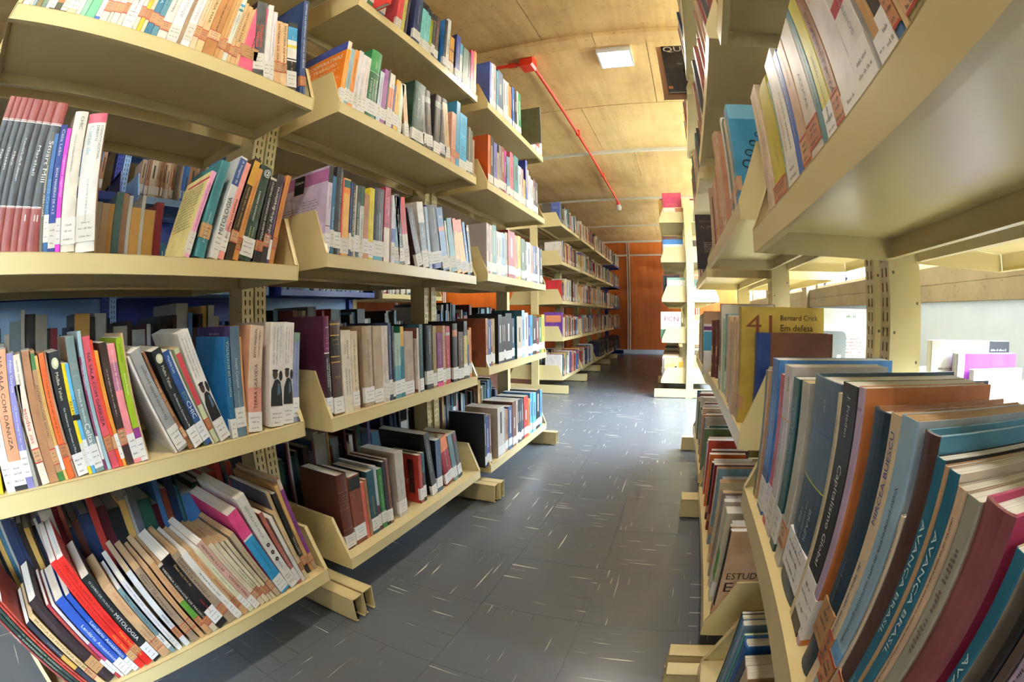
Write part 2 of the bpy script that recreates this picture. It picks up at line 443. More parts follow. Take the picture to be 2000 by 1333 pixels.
('L1',2,0.509,0.0258,0.2344,0.168,0.0,0.012,'627c90','w',{'side':'43306a','ft':[('~','c8bcd8',0.4,0.95,0.3,0.03)],'t':[('Joseph Campbell','c8d8e4','d',0.45,0.72,0.34,0),('MITOLOGIA PRIMITIVA','b8c8d4','d',0.2,0.42,0.22,0)]}),
('L1',2,0.524,0.0045,0.2116,0.144,0.0,0.012,'d99c5a','n',{}),
('L1',2,0.5453,0.038,0.2333,0.157,7.0,0.012,'dcc3ae','W',{'side':'dca888','b':[(0.18,0.42,'e09a88')],'t':[('TERRA GRÁVIDA','2a2420','u',0.22,0.64,0.4,0),('BETTY MINDLIN','4a4038','u',0.7,0.96,0.2,-0.1),('e narradores indígenas','4a4038','u',0.7,0.96,0.16,0.2)]}),
('L1',2,0.6112,0.0392,0.2376,0.166,5.7,0.012,'ece6e0','W',{'fig':1,'side':'eee8e2','ft':[('~','b0a8a0',0.7,0.85,0.15,0.4)],'t':[('Coletânea de estudos e registros','5a5450','d',0.6,0.95,0.16,0),('do folclore capixaba 1944-1982','5a5450','d',0.6,0.95,0.16,-0.25),('Guilherme Santos Neves','8fb8d4','d',0.66,0.97,0.15,0.28)]}),
('L1',2,0.6476,0.0321,0.2373,0.156,5.7,0.012,'ece6e0','W',{'fig':1,'t':[('Coletânea de estudos e registros','5a5450','d',0.6,0.95,0.16,0),('do folclore capixaba 1944-1982','5a5450','d',0.6,0.95,0.16,-0.25),('Guilherme Santos Neves','d890a0','d',0.66,0.97,0.15,0.28)]}),
('L1',2,0.674,0.0194,0.213,0.141,5.9,0.012,'8f9ac0','w',{'b':[(0.9,1,'8aa89a')]}),
('L1',3,-0.0948,0.0145,0.262,0.176,0.0,0.01,'8b3b38','n',{'hard':1,'b':[(0.27,0.272,'f0f0f0'),(0.276,0.283,'f0f0f0'),(0.283,0.83,'3d4046'),(0.83,0.837,'f0f0f0'),(0.842,0.846,'f0f0f0')],'t':[('Keynes','eeeeee','d',0.44,0.72,0.34,0)]}),
('L1',3,-0.0798,0.0144,0.262,0.175,0.0,0.01,'8b3b38','n',{'hard':1,'b':[(0.27,0.272,'f0f0f0'),(0.276,0.283,'f0f0f0'),(0.283,0.83,'3d4046'),(0.83,0.837,'f0f0f0'),(0.842,0.846,'f0f0f0')],'t':[('Fisher','eeeeee','d',0.44,0.72,0.34,0)]}),
('L1',3,-0.0642,0.0157,0.262,0.18,0.0,0.01,'8b3b38','n',{'hard':1,'b':[(0.27,0.272,'f0f0f0'),(0.276,0.283,'f0f0f0'),(0.283,0.83,'3d4046'),(0.83,0.837,'f0f0f0'),(0.842,0.846,'f0f0f0')],'t':[('Gossen','eeeeee','d',0.44,0.72,0.34,0)]}),
('L1',3,-0.0487,0.0141,0.262,0.18,0.0,0.01,'8b3b38','n',{'hard':1,'b':[(0.27,0.272,'f0f0f0'),(0.276,0.283,'f0f0f0'),(0.283,0.83,'3d4046'),(0.83,0.837,'f0f0f0'),(0.842,0.846,'f0f0f0')],'t':[('Marx','eeeeee','d',0.44,0.72,0.34,0)]}),
('L1',3,-0.0305,0.0212,0.262,0.187,0.0,0.01,'8b3b38','n',{'hard':1,'b':[(0.27,0.272,'f0f0f0'),(0.276,0.283,'f0f0f0'),(0.283,0.83,'3d4046'),(0.83,0.837,'f0f0f0'),(0.842,0.846,'f0f0f0')],'t':[('Kalecki/Sraffa/Robinson','eeeeee','d',0.44,0.72,0.34,0)]}),
('L1',3,-0.0116,0.0152,0.262,0.182,0.0,0.01,'8b3b38','n',{'hard':1,'b':[(0.27,0.272,'f0f0f0'),(0.276,0.283,'f0f0f0'),(0.283,0.83,'3d4046'),(0.83,0.837,'f0f0f0'),(0.842,0.846,'f0f0f0')],'t':[('Schumpeter','6a6e74','d',0.44,0.72,0.34,0)]}),
('L1',3,0.0063,0.0194,0.262,0.187,0.0,0.01,'8b3b38','n',{'hard':1,'b':[(0.27,0.272,'f0f0f0'),(0.276,0.283,'f0f0f0'),(0.283,0.83,'3d4046'),(0.83,0.837,'f0f0f0'),(0.842,0.846,'f0f0f0')],'t':[('Marshall','eeeeee','d',0.44,0.72,0.34,0),('I','e5dcd8','h',0.19,0.23,0.25,0)]}),
('L1',3,0.0309,0.0286,0.262,0.186,0.0,0.01,'8b3b38','n',{'hard':1,'b':[(0.27,0.272,'f0f0f0'),(0.276,0.283,'f0f0f0'),(0.283,0.83,'3d4046'),(0.83,0.837,'f0f0f0'),(0.842,0.846,'f0f0f0')],'t':[('Stuart Mill','eeeeee','d',0.44,0.72,0.34,0),('II','e5dcd8','h',0.19,0.23,0.25,0)]}),
('L1',3,0.0503,0.0078,0.2061,0.148,-5.7,0.01,'6b675c','n',{'t':[('comunicação GESTUAL','e8e4d4','d',0.08,0.9,0.6,0)]}),
('L1',3,0.0602,0.0106,0.2038,0.141,-6.1,0.01,'3c6ca8','w',{'t':[('ECO CHIC','7fb4c8','d',0.3,0.6,0.5,0)]}),
('L1',3,0.0738,0.0153,0.2217,0.145,-6.0,0.01,'27408f','w',{'t':[('Célia Leão','e8ecf8','d',0.74,0.96,0.4,0),('BOAS MANEIRAS DE A a Z','eef0f8','d',0.28,0.64,0.45,0)]}),
('L1',3,0.0874,0.0106,0.2168,0.154,-6.2,0.01,'d440d0','w',{'t':[('negócios negócios','f2d8f2','d',0.3,0.9,0.5,0)]}),
('L1',3,0.1098,0.0306,0.2517,0.18,-6.2,0.01,'ebe5d8','w',{'hard':1,'t':[('CHIC','5a5a5a','d',0.86,0.96,0.42,0.1),('MANUAL DE MODA E ESTILO','8a8478','u',0.55,0.82,0.13,-0.15)]}),
('L1',3,0.1474,0.0418,0.256,0.182,-5.9,0.01,'eeeeea','w',{'hard':1,'b':[(0.925,1,'c85570')],'side':'c9a284','rz':-14,'t':[('Curso de','9fc4d6','d',0.68,0.9,0.42,-0.2),('DIREITO','5c5c5c','d',0.78,0.9,0.16,0.12),('CONSTITUCIONAL','5c5c5c','d',0.64,0.9,0.16,0.34),('MANOEL JORGE E SILVA NETO','8a8a88','u',0.2,0.5,0.17,0)]}),
('L1',3,0.3825,0.0128,0.1888,0.129,14.9,0.01,'f0a6cc','w',{'side':'e2d796','ft':[('_','c82a5a',0.15,0.93,0.85,0.025),('~','4a4632',0.1,0.88,0.8,0.55)]}),
('L1',3,0.415,0.0246,0.2146,0.15,12.0,0.01,'357f88','t0',{'hard':1,'side':'3c8088','t':[('Justiça e Poder','c8dcd8','u',0.1,0.5,0.24,0)]}),
('L1',3,0.4503,0.02,0.2366,0.155,14.0,0.01,'e2e4e6','w',{'side':'c8d0d4','b':[(0.7,0.98,'35528c')],'t':[('MITOLOGIA','2a2a2a','u',0.22,0.58,0.55,0),('A Imagem da','e8eef8','d',0.72,0.96,0.4,0)]}),
('L1',3,0.469,0.0151,0.2252,0.159,13.5,0.01,'f2a099','w',{'t':[('Etiqueta nos Negócios','6a2a30','d',0.2,0.6,0.5,0)]}),
('L1',3,0.4908,0.0181,0.2423,0.166,14.0,0.01,'3a2a12','t',{'b':[(0.72,0.97,'c9962c'),(0.18,0.26,'b98a28')],'t':[('Conhecer as suas doações','d8b870','u',0.3,0.7,0.35,0)]}),
('L1',3,0.5081,0.0144,0.2194,0.145,13.5,0.01,'d08a44','t',{}),
('L1',3,0.5344,0.036,0.2256,0.146,11.3,0.01,'26402e','w',{'hard':1,'t':[('MITOLOGIA NORDICA','eeeee6','u',0.4,0.72,0.22,-0.05),('A. S. Franchini','d8dc8c','u',0.16,0.34,0.14,-0.1),('Carmen Seganfredo','d8dc8c','u',0.16,0.34,0.14,0.15),('@','f0f0ee','h',0.88,0.97,0.4,0.1)]}),
('L1',3,0.5678,0.0198,0.2026,0.144,9.9,0.01,'1e1b18','t',{'b':[(0.2,1,'cfc6b4'),(0.22,0.97,'1e1b18')],'t':[('PEQUENO DICIONÁRIO MAGICO','e8e2d6','u',0.25,0.95,0.4,0)]}),
('L1',3,0.5873,0.0173,0.2168,0.156,9.7,0.01,'37302e','t',{'t':[('Estudos Afro-Brasileiros','e8e4e0','u',0.22,0.85,0.5,0)]}),
('L1',3,0.6002,0.007,0.2133,0.138,8.7,0.01,'5a3f6a','w',{}),
('L1',3,0.6113,0.0137,0.2195,0.155,10.3,0.01,'c57d3e','t',{}),
('L1',4,-0.1909,0.0095,0.215,0.142,0.0,0.006,'a3764c','n',{}),
('L1',4,-0.1759,0.0194,0.215,0.147,0.0,0.006,'f2f0ec','n',{}),
('L1',4,-0.1609,0.0093,0.215,0.144,0.0,0.006,'d5d5d5','n',{}),
('L1',4,-0.1523,0.0068,0.215,0.148,0.0,0.006,'8fa6c0','n',{}),
('L1',4,-0.1406,0.0154,0.215,0.148,0.0,0.006,'e5b820','n',{'b':[(0,0.14,'7a6a40')]}),
('L1',4,-0.1259,0.0128,0.215,0.139,0.0,0.006,'4f97ab','n',{'b':[(0,0.1,'6a7f70')]}),
('L1',4,-0.1138,0.0103,0.215,0.138,0.0,0.006,'dfe6f2','w',{}),
('L1',4,-0.1017,0.0127,0.215,0.152,0.0,0.006,'3c4556','w',{}),
('L1',4,-0.086,0.0174,0.215,0.142,0.0,0.006,'b06c33','n',{'b':[(0.02,0.1,'3a3a20')]}),
('L1',4,-0.0681,0.0173,0.215,0.142,0.0,0.006,'3b4152','w',{}),
('L1',4,-0.0467,0.0243,0.215,0.155,0.0,0.006,'e2c7a4','w',{}),
('L1',4,-0.0278,0.0124,0.215,0.146,0.0,0.006,'e9e4d6','n',{}),
('L1',4,-0.0142,0.0135,0.215,0.152,0.0,0.006,'8fdcb0','n',{}),
('L1',4,0.0057,0.0252,0.215,0.146,0.0,0.006,'69bf96','n',{'b':[(0.24,0.52,'dc8b45')]}),
('L1',4,0.0251,0.0123,0.215,0.149,0.0,0.006,'3c6ad0','w',{}),
('L1',4,0.042,0.0204,0.215,0.14,0.0,0.006,'eeeae2','t',{}),
('L1',4,0.0572,0.0087,0.215,0.149,0.0,0.006,'e9e4dc','t',{}),
('L1',4,0.0706,0.0169,0.215,0.153,0.0,0.006,'ebe8e2','t',{}),
('L1',4,0.0863,0.0134,0.215,0.147,0.0,0.006,'e8ded2','t',{}),
('L1',4,0.1079,0.0286,0.215,0.15,0.0,0.006,'f2f0ec','w',{}),
('L1',4,0.1284,0.0111,0.215,0.149,0.0,0.006,'ebe4d8','t',{}),
('L1',4,0.1401,0.0111,0.215,0.139,0.0,0.006,'f0bd28','t',{}),
('L1',4,0.1512,0.01,0.215,0.151,0.0,0.006,'e8dec2','t',{}),
('L1',4,0.1653,0.017,0.215,0.148,0.0,0.006,'2f7696','t',{'t':[('LITERATURA','cfd8dc','d',0.3,0.95,0.4,0)]}),
('L1',4,0.1824,0.0159,0.215,0.143,0.0,0.006,'5c93a9','t',{}),
('L1',4,0.2036,0.0253,0.215,0.138,0.0,0.006,'efe9e2','t',{'t':[('Ideologia e Repres','2a2a2a','u',0.32,0.95,0.34,0)]}),
('L1',4,0.232,0.0303,0.235,0.167,0.0,0.006,'f0eef6','w',{'t':[('ANGLO-DIREITO','b9b4c4','u',0.3,0.9,0.3,0)]}),
('L1',4,0.2528,0.0103,0.2,0.136,0.0,0.006,'a88a70','n',{}),
('L1',4,0.2704,0.0237,0.235,0.164,0.0,0.006,'f0eef4','w',{'t':[('ANGLO-DIREITO','b9b4c4','u',0.3,0.9,0.3,0)]}),
('L1',4,0.2911,0.0165,0.21,0.149,0.0,0.006,'e3c9a6','t',{}),
('L1',4,0.3102,0.0204,0.21,0.146,0.0,0.006,'e2c08e','t',{'t':[('HISTORIA MAR','4a3c2c','d',0.4,0.95,0.36,0)]}),
('L1',4,0.3382,0.0345,0.23,0.164,0.0,0.006,'b67c48','r',{}),
('L1',4,0.3615,0.0108,0.21,0.141,0.0,0.006,'c08e52','t',{}),
('L1',4,0.3735,0.0122,0.205,0.144,0.0,0.006,'dbaa72','t',{}),
('L1',4,0.387,0.0136,0.2,0.135,0.0,0.006,'dfe4dc','t',{'b':[(0.86,0.9,'3f9fd0'),(0.78,0.82,'3f8f98')]}),
('L1',4,0.3993,0.0098,0.19,0.136,0.0,0.006,'d8b588','t',{'t':[('GRANDEZA DA','6a7a78','d',0.3,0.9,0.5,0)]}),
('L1',4,0.4123,0.0151,0.185,0.131,0.0,0.006,'dcb07a','t',{'t':[('HISTORIA MAR','4a3c2c','d',0.35,0.9,0.4,0)]}),
('L1',4,0.4254,0.0099,0.18,0.125,0.0,0.006,'d9ac80','t',{}),
('L1',4,0.4542,0.0465,0.205,0.133,0.0,0.006,'e0577c','r0',{'hard':1,'side':'d8b890'}),
('L1',4,0.4951,0.033,0.2197,0.144,-14.0,0.006,'55585f','w',{'side':'3a2a30','t':[('Ministério','e8523a','d',0.35,0.66,0.3,0.15),('do Silêncio','e8523a','d',0.35,0.66,0.3,-0.2)]}),
('L1',4,0.5216,0.0173,0.2259,0.162,-12.3,0.006,'f1f0f0','w',{}),
('L1',4,0.5386,0.0148,0.2113,0.143,-12.1,0.006,'ece8ee','w',{}),
('L1',4,0.5581,0.022,0.1883,0.13,-13.3,0.006,'dcae82','t',{'t':[('HISTORIA DE MAR','4a3c2c','d',0.3,0.95,0.35,0)]}),
('L1',4,0.5809,0.021,0.1919,0.127,-13.5,0.006,'e3bd92','t',{'t':[('HISTORIA DE MAR','4a3c2c','d',0.3,0.95,0.35,0)]}),
('L1',4,0.6094,0.0334,0.2045,0.139,-13.2,0.006,'20201f','w',{'b':[(0.44,0.72,'f2f2ee'),(0.6,0.645,'e8d23c'),(0.4,0.42,'f2f2ee'),(0.72,0.93,'4aa6d8')]}),
('L1',4,0.6511,0.0194,0.31,0.2,-12.1,0.006,'2b4474','t',{'hard':1,'t':[('HISTORIA DA PATRIMÓNIO NATURAL DO BRASIL','e8ecf2','d',0.25,0.96,0.4,0)]}),
('L2',1,0.8427,0.0449,0.2448,0.166,0.0,0.04,'5f2c1e','w',{'hard':1,'side':'4c2016','t':[('~','9c7058','h',0.6,0.75,0.5,0)],'b':[(0.78,0.79,'8a5a40'),(0.55,0.56,'8a5a40'),(0.28,0.29,'8a5a40')]}),
('L2',1,0.8933,0.0507,0.2262,0.151,0.0,0.04,'8c4a36','w',{'side':'a85a24','b':[(0.8,0.98,'20201e')],'t':[('~','3a1a14','u',0.6,0.78,0.4,0)]}),
('L2',1,0.9276,0.0157,0.193,0.128,0.0,0.04,'e06a58','n',{'b':[(0,0.0,'e0cfc0')],'side':'dccdb8'}),
('L2',1,0.9436,0.013,0.1977,0.132,0.0,0.04,'a27a58','n',{}),
('L2',1,0.9683,0.0333,0.2172,0.15,0.0,0.04,'1f5460','w',{'side':'1c5058','t':[('ANAIS JUDICIAIS','c8a83c','d',0.3,0.62,0.34,0)]}),
('L2',1,0.9934,0.0137,0.2254,0.155,0.0,0.04,'b8c4cc','w',{'b':[(0.0,0.4,'6a2c48')]}),
('L2',1,1.0162,0.0254,0.2098,0.14,0.0,0.04,'2f7a34','w',{'t':[('~','c8e0c0','d',0.3,0.9,0.4,0)]}),
('L2',1,1.0393,0.0164,0.2272,0.149,0.0,0.04,'1c1a1c','w',{'side':'141214'}),
('L2',1,1.0564,0.0145,0.231,0.154,0.0,0.04,'7a4638','w',{}),
('L2',1,1.1249,0.0472,0.2367,0.154,0.0,0.04,'c4bcb0','w',{'side':'b8b0a4','t':[('~','7a4a48','u',0.35,0.6,0.6,0)]}),
('L2',1,1.2495,0.022,0.1894,0.13,0.0,0.04,'a83a38','w',{'side':'ae2e20','ft':[('~','e8c8b8',0.1,0.86,0.3,0.08),('~','e8c8b8',0.35,0.5,0.3,0.12),('_','3a1410',0.62,0.9,0.2,0.7)]}),
('L2',1,1.2708,0.0172,0.1919,0.134,0.0,0.04,'24606a','w',{'b':[(0.0,0.6,'18181a')]}),
('L2',1,1.3407,0.0345,0.259,0.21,-9.3,0.04,'2b2a2b','W',{'side':'1a1819'}),
('L2',1,1.38,0.04,0.2131,0.143,0.0,0.04,'34506e','w',{'t':[('~','c0a080','u',0.35,0.7,0.4,0)],'side':'141c24'}),
('L2',1,1.4617,0.064,0.2126,0.137,-12.8,0.04,'9c1f30','w',{'hard':1,'side':'901622','b':[(0.72,1,'ee8a5c')]}),
('L2',1,1.5123,0.0323,0.2111,0.138,-11.9,0.04,'6f9298','w',{'side':'c8c0b4'}),
('L2',1,1.5538,0.0304,0.2129,0.143,-13.0,0.04,'2f3c40','w',{'side':'c0c4c0','b':[(0.8,0.95,'701f28')]}),
('L2',2,0.802,0.0194,0.2632,0.18,0.0,0.014,'6b1c4c','w',{'hard':1,'side':'501838','b':[(0,0.64,'2c1620'),(0.635,0.645,'e8e0e4')],'t':[('2010','e8d8e4','h',0.86,0.92,0.5,0),('GUILHERME','d8c4d0','h',0.77,0.8,0.5,0),('DE SOUZA','d8c4d0','h',0.72,0.75,0.45,0),('NUCCI','d8c4d0','h',0.67,0.7,0.35,0),('CÓDIGO PENAL','eee4ea','u',0.3,0.6,0.28,-0.15),('COMENTADO','eee4ea','u',0.25,0.55,0.24,0.25)]}),
('L2',2,0.8362,0.038,0.2514,0.177,0.0,0.014,'4a3228','w',{'hard':1,'side':'35211b','b':[(0.0,0.08,'8a6a2c'),(0.02,0.06,'3a2820'),(0.84,0.85,'c09838'),(0.955,0.97,'c09838'),(0.62,0.63,'c09838'),(0.56,0.57,'c09838'),(0.63,0.84,'2a1e18')],'t':[('RELAÇÕES','b89848','h',0.79,0.81,0.5,0),('DE TRABALHO','b89848','h',0.74,0.76,0.6,0),('VOL. III','b89848','h',0.4,0.42,0.4,0)]}),
('L2',2,0.8765,0.0368,0.2238,0.146,0.0,0.014,'e8dfcb','n',{'t':[('PAULO','3a3632','u',0.72,0.83,0.22,-0.15),('BONAVIDES','3a3632','u',0.66,0.88,0.22,0.12),('CURSO DE DIREITO','2c2824','u',0.22,0.54,0.24,-0.12),('CONSTITUCIONAL','2c2824','u',0.22,0.54,0.24,0.2)]}),
('L2',2,0.9099,0.0273,0.22,0.155,0.0,0.014,'e2d0b2','w',{}),
('L2',2,0.9697,0.043,0.2328,0.166,0.0,0.014,'b09c84','w',{'side':'a08468','hard':1}),
('L2',2,1.0137,0.0402,0.2314,0.163,0.0,0.014,'b8a288','w',{}),
('L2',2,1.0418,0.0148,0.2311,0.163,0.0,0.014,'d8ccc0','w',{}),
('L2',2,1.0579,0.0161,0.2307,0.148,0.0,0.014,'d8ccc4','w',{}),
('L2',2,1.0757,0.0164,0.2386,0.165,0.0,0.014,'2e3f60','w',{}),
('L2',2,1.0919,0.0118,0.2286,0.162,0.0,0.014,'1e1e20','w',{}),
('L2',2,1.115,0.0332,0.2063,0.133,0.0,0.014,'5fa0b0','w',{'b':[(0.5,1,'a4c4b8'),(0.0,0.06,'4a8a98')]}),
('L2',2,1.1413,0.0181,0.2259,0.149,0.0,0.014,'2c88a0','w',{'b':[(0.72,1,'dcae48')],'side':'206a50'}),
('L2',2,1.1771,0.0523,0.2086,0.138,0.0,0.014,'b09a8a','w',{'t':[('DIREITO','cfc4b8','u',0.25,0.5,0.2,-0.1),('CONSTITUCIONAL','cfc4b8','u',0.3,0.5,0.2,0.15)]}),
('L2',2,1.2332,0.0114,0.2179,0.149,0.0,0.014,'d8d0c8','n',{'side':'dcd2cc','bw':[(0.84,1,'7c4630'),(0,0.05,'7c4630')]}),
('L2',2,1.2519,0.0229,0.2303,0.155,0.0,0.014,'28505a','w',{}),
('L2',2,1.3051,0.042,0.2249,0.152,0.0,0.014,'1f222c','w',{'hard':1,'side':'14161c','t':[('A PROVA JUDICIAL','a8acb0','d',0.55,0.95,0.3,0)]}),
('L2',2,1.3398,0.0263,0.2213,0.155,0.0,0.014,'8a7440','w',{}),
('L2',2,1.377,0.0414,0.1965,0.126,0.0,0.014,'7c2268','w',{'b':[(0,0.07,'d8488c')]}),
('L2',2,1.4078,0.019,0.2207,0.142,0.0,0.014,'bf9474','w',{}),
('L2',2,1.436,0.0339,0.2185,0.142,0.0,0.014,'ab2236','w',{'b':[(0.84,0.89,'a49c88')],'t':[('~','e8c8cc','d',0.3,0.6,0.4,0)]}),
('L2',2,1.497,0.0392,0.2272,0.148,0.0,0.014,'434347','w',{'hard':1,'side':'1c1a1c','b':[(0.78,0.89,'b87860')]}),
('L2',2,1.5419,0.0443,0.1926,0.125,0.0,0.014,'4c302e','w',{}),
('L2',2,1.5815,0.031,0.2346,0.168,0.0,0.014,'2b2b2c','w',{'side':'201c1e','b':[(0.25,0.75,'c8b878')]}),
('L2',2,1.6058,0.0135,0.198,0.14,0.0,0.014,'4a6488','w',{'b':[(0.7,1,'b0a060')]}),
('L2',2,1.6235,0.0209,0.2069,0.134,0.0,0.014,'cc7840','w',{}),
('L2',3,0.8009,0.0172,0.2415,0.2,0.0,0.012,'d9cbe0','w',{'side':'cdbcdc','bw':[(0.82,0.97,'b36aa4')],'b':[(0.8,1,'23282a'),(0.3,0.31,'3a3a3a')],'ft':[('_','23282a',0.28,0.97,0.22,0.22),('Coleção','e8eee8',0.3,0.92,0.18,0.05),('~','4a4450',0.05,0.6,0.38,0.2),('~','4a4450',0.5,0.65,0.35,0.2)],'t':[('Lições de Direito Criminal','3a343c','u',0.5,0.75,0.4,0)]}),
('L2',3,0.8171,0.0141,0.2155,0.142,0.0,0.012,'2a6a90','w',{'t':[('CURSO ELEMENTAR','dce8f0','u',0.3,0.6,0.4,0)]}),
('L2',3,0.8377,0.0258,0.2464,0.159,0.0,0.012,'30343c','w',{'hard':1,'side':'1a1a1c','t':[('COMENTÁRIOS AO CÓDIGO CRIMINAL','b8b4ac','d',0.2,0.95,0.3,0.25)]}),
('L2',3,0.8535,0.0048,0.2189,0.15,0.0,0.012,'d85038','w',{}),
('L2',3,0.8698,0.0266,0.2198,0.146,0.0,0.012,'eab464','w',{'b':[(0.88,0.98,'2f6a68'),(0.8,0.88,'e88a3a')]}),
('L2',3,0.8896,0.0082,0.2148,0.151,0.0,0.012,'263c78','w',{}),
('L2',3,0.9002,0.0119,0.2122,0.137,0.0,0.012,'3c4450','w',{'t':[('~','e8e4dc','u',0.3,0.9,0.6,0)]}),
('L2',3,0.91,0.0066,0.2093,0.149,0.0,0.012,'d8ccb8','w',{}),
('L2',3,0.9209,0.014,0.2113,0.147,0.0,0.012,'2f4440','w',{'t':[('Investigação Criminal','e8ece8','u',0.2,0.8,0.5,0)]}),
('L2',3,0.9375,0.018,0.2125,0.152,0.0,0.012,'d0d6cc','w',{'b':[(0.72,1,'2f4f3c')],'t':[('~','3a4a44','u',0.2,0.6,0.5,0)]}),
('L2',3,0.9582,0.0222,0.1941,0.138,0.0,0.012,'b07a50','w',{}),
('L2',3,0.9813,0.0228,0.2173,0.155,0.0,0.012,'e2cf28','w',{}),
('L2',3,1.0185,0.0503,0.2252,0.154,0.0,0.012,'4c4c56','w',{'hard':1,'b':[(0,0.09,'6ab0d0'),(0.09,0.11,'22242a')],'t':[('CÓDIGO DE TRÂNSITO','7ab0dc','u',0.25,0.62,0.2,-0.22),('BRASILEIRO COMENTADO','f0f0f0','u',0.25,0.66,0.2,0.05),('Ordeli Savedra Gomes','c8c8cc','u',0.7,0.95,0.14,0.1)]}),
('L2',3,1.0589,0.0293,0.2375,0.152,0.0,0.012,'e8dccc','n',{'side':'b83848','b':[(0.45,1,'b04a66')],'t':[('CÓDIGO DE','f0dce0','u',0.7,0.86,0.18,-0.15),('PROCESSO PENAL','f0dce0','u',0.62,0.88,0.18,0.15),('15','6a5a50','u',0.46,0.52,0.4,0)]}),
('L2',3,1.0924,0.0179,0.2185,0.153,0.0,0.012,'dfe4f0','w',{'b':[(0.3,0.5,'6a72b8')]}),
('L2',3,1.1148,0.0258,0.221,0.144,0.0,0.012,'8fb4d0','w',{'b':[(0.82,1,'2c68a8')]}),
('L2',3,1.143,0.0288,0.227,0.151,-10.3,0.012,'333336','w',{'b':[(0.82,0.95,'c0c4c8')],'t':[('Direito Penal','e0e0e0','d',0.25,0.7,0.36,0)]}),
('L2',3,1.1738,0.0306,0.2235,0.155,-10.6,0.012,'e6dccc','w',{'b':[(0.45,1,'c42c34')]}),
('L2',3,1.2504,0.0331,0.2065,0.141,-20.4,0.012,'3f2420','W',{'side':'3c201c','t':[('~','d0c0b0','d',0.3,0.9,0.4,0)]}),
('L2',3,1.2884,0.0385,0.2307,0.155,-12.6,0.012,'34363a','w',{'side':'d0c8c0','b':[(0.68,1,'eceae4'),(0,0.1,'d8d4cc')],'t':[('Luiz Flávio Gomes','e8e8e8','d',0.3,0.6,0.3,0)]}),
('L2',3,1.3193,0.0187,0.2221,0.159,-10.6,0.012,'9cb4cc','w',{'side':'c8c4c4'}),
('L2',3,1.3671,0.0718,0.2333,0.161,-11.8,0.012,'606268','w',{'hard':1,'side':'3a3488','b':[(0,0.22,'3c4494')],'t':[('DIREITO PROCESSUAL PENAL','e4e4e6','d',0.55,0.95,0.18,0.1)]}),
('L2',3,1.429,0.0454,0.2392,0.16,-14.7,0.012,'4a6a9c','w',{'side':'1f2f58','b':[(0.62,0.69,'c8785c')],'t':[('~','dce4f0','h',0.82,0.88,0.4,0)]}),
('L2',3,1.4612,0.0134,0.1982,0.131,-13.5,0.012,'d8d4c4','w',{}),
('L2',3,1.4925,0.0466,0.2113,0.15,-12.4,0.012,'4a8088','w',{'b':[(0.0,0.06,'3a7078')]}),
('L2',3,1.5361,0.0368,0.218,0.148,-15.6,0.012,'f0b450','w',{'b':[(0.76,1,'ea7030')]}),
('L2',3,1.5812,0.0487,0.2197,0.154,-16.6,0.012,'f0a83a','w',{'b':[(0.76,1,'ea7030')]}),
('L2',3,1.6189,0.0225,0.2214,0.148,-15.0,0.012,'2f6aa8','w',{'side':'5a3020'}),
('L2',3,1.6438,0.0217,0.2122,0.139,-12.4,0.012,'7a8490','w',{'side':'16204a','b':[(0.88,0.95,'d8c4ac')]}),
('L2',4,0.801,0.0173,0.2282,0.19,0.0,0.008,'f09a22','w',{'side':'e87c14','bw':[(0.86,1,'4a58a8')],'b':[(0.86,1,'f2e8d8')],'ft':[('COOPERATIVAS','f6e6d0',0.12,0.8,0.8,0.07),('DE TRABALHO','f6e6d0',0.12,0.7,0.7,0.07),('~','f6e0c8',0.15,0.6,0.75,0.2),('_','2a3a8c',0.02,0.66,0.1,0.14)],'t':[('COOPERATIVAS DE TRABALHO','f6e6d0','u',0.25,0.7,0.4,0)]}),
('L2',4,0.8199,0.0194,0.2076,0.144,0.0,0.008,'a9c4ca','w',{'t':[('individualização da Pena','44545c','u',0.25,0.6,0.36,0)]}),
('L2',4,0.8399,0.0194,0.2131,0.15,0.0,0.008,'dd8a3a','w',{}),
('L2',4,0.8599,0.0194,0.2196,0.147,0.0,0.008,'e6e2ea','w',{'t':[('TRIBUNAL DO JURI','8a8690','u',0.2,0.55,0.34,0)]}),
('L2',4,0.8799,0.0194,0.2139,0.139,0.0,0.008,'ece8ee','w',{'t':[('TRIBUNAL DO JURI','8a8690','u',0.2,0.55,0.34,0)]}),
('L2',4,0.8999,0.0194,0.2146,0.142,0.0,0.008,'f0e6e6','w',{}),
('L2',4,0.9367,0.0529,0.2603,0.183,0.0,0.008,'2e6a44','w',{'hard':1,'side':'2c7a48','b':[(0.66,1,'2f8a4c'),(0.655,0.66,'eef4ee')],'t':[('NUCCI','e8f0e8','u',0.72,0.83,0.34,0),('LEIS PENAIS E','e8f0e8','u',0.24,0.56,0.16,-0.25),('PROCESSUAIS PENAIS','e8f0e8','u',0.22,0.56,0.16,0),('COMENTADAS','e8f0e8','u',0.28,0.56,0.16,0.25)]}),
('L2',4,0.9744,0.0214,0.1939,0.128,0.0,0.008,'cdd8ea','w',{'side':'506a5c'}),
('L2',4,0.9969,0.0225,0.214,0.143,0.0,0.008,'9a58a4','w',{}),
('L2',4,1.013,0.0086,0.2232,0.15,0.0,0.008,'3c3c40','w',{}),
('L2',4,1.0318,0.0277,0.2129,0.143,0.0,0.008,'e2dcd6','w',{'b':[(0.35,0.72,'dc8058')]}),
('L2',4,1.0507,0.009,0.1733,0.125,0.0,0.008,'4a4a98','w',{}),
('L2',4,1.0682,0.0248,0.2038,0.145,0.0,0.008,'d8a428','w',{}),
('L2',4,1.0915,0.0207,0.1987,0.13,0.0,0.008,'cfe4cc','w',{}),
('L2',4,1.1403,0.0247,0.2049,0.131,-12.3,0.008,'f0e4cc','w',{'side':'a06a34','b':[(0.3,0.8,'d8a878')]}),
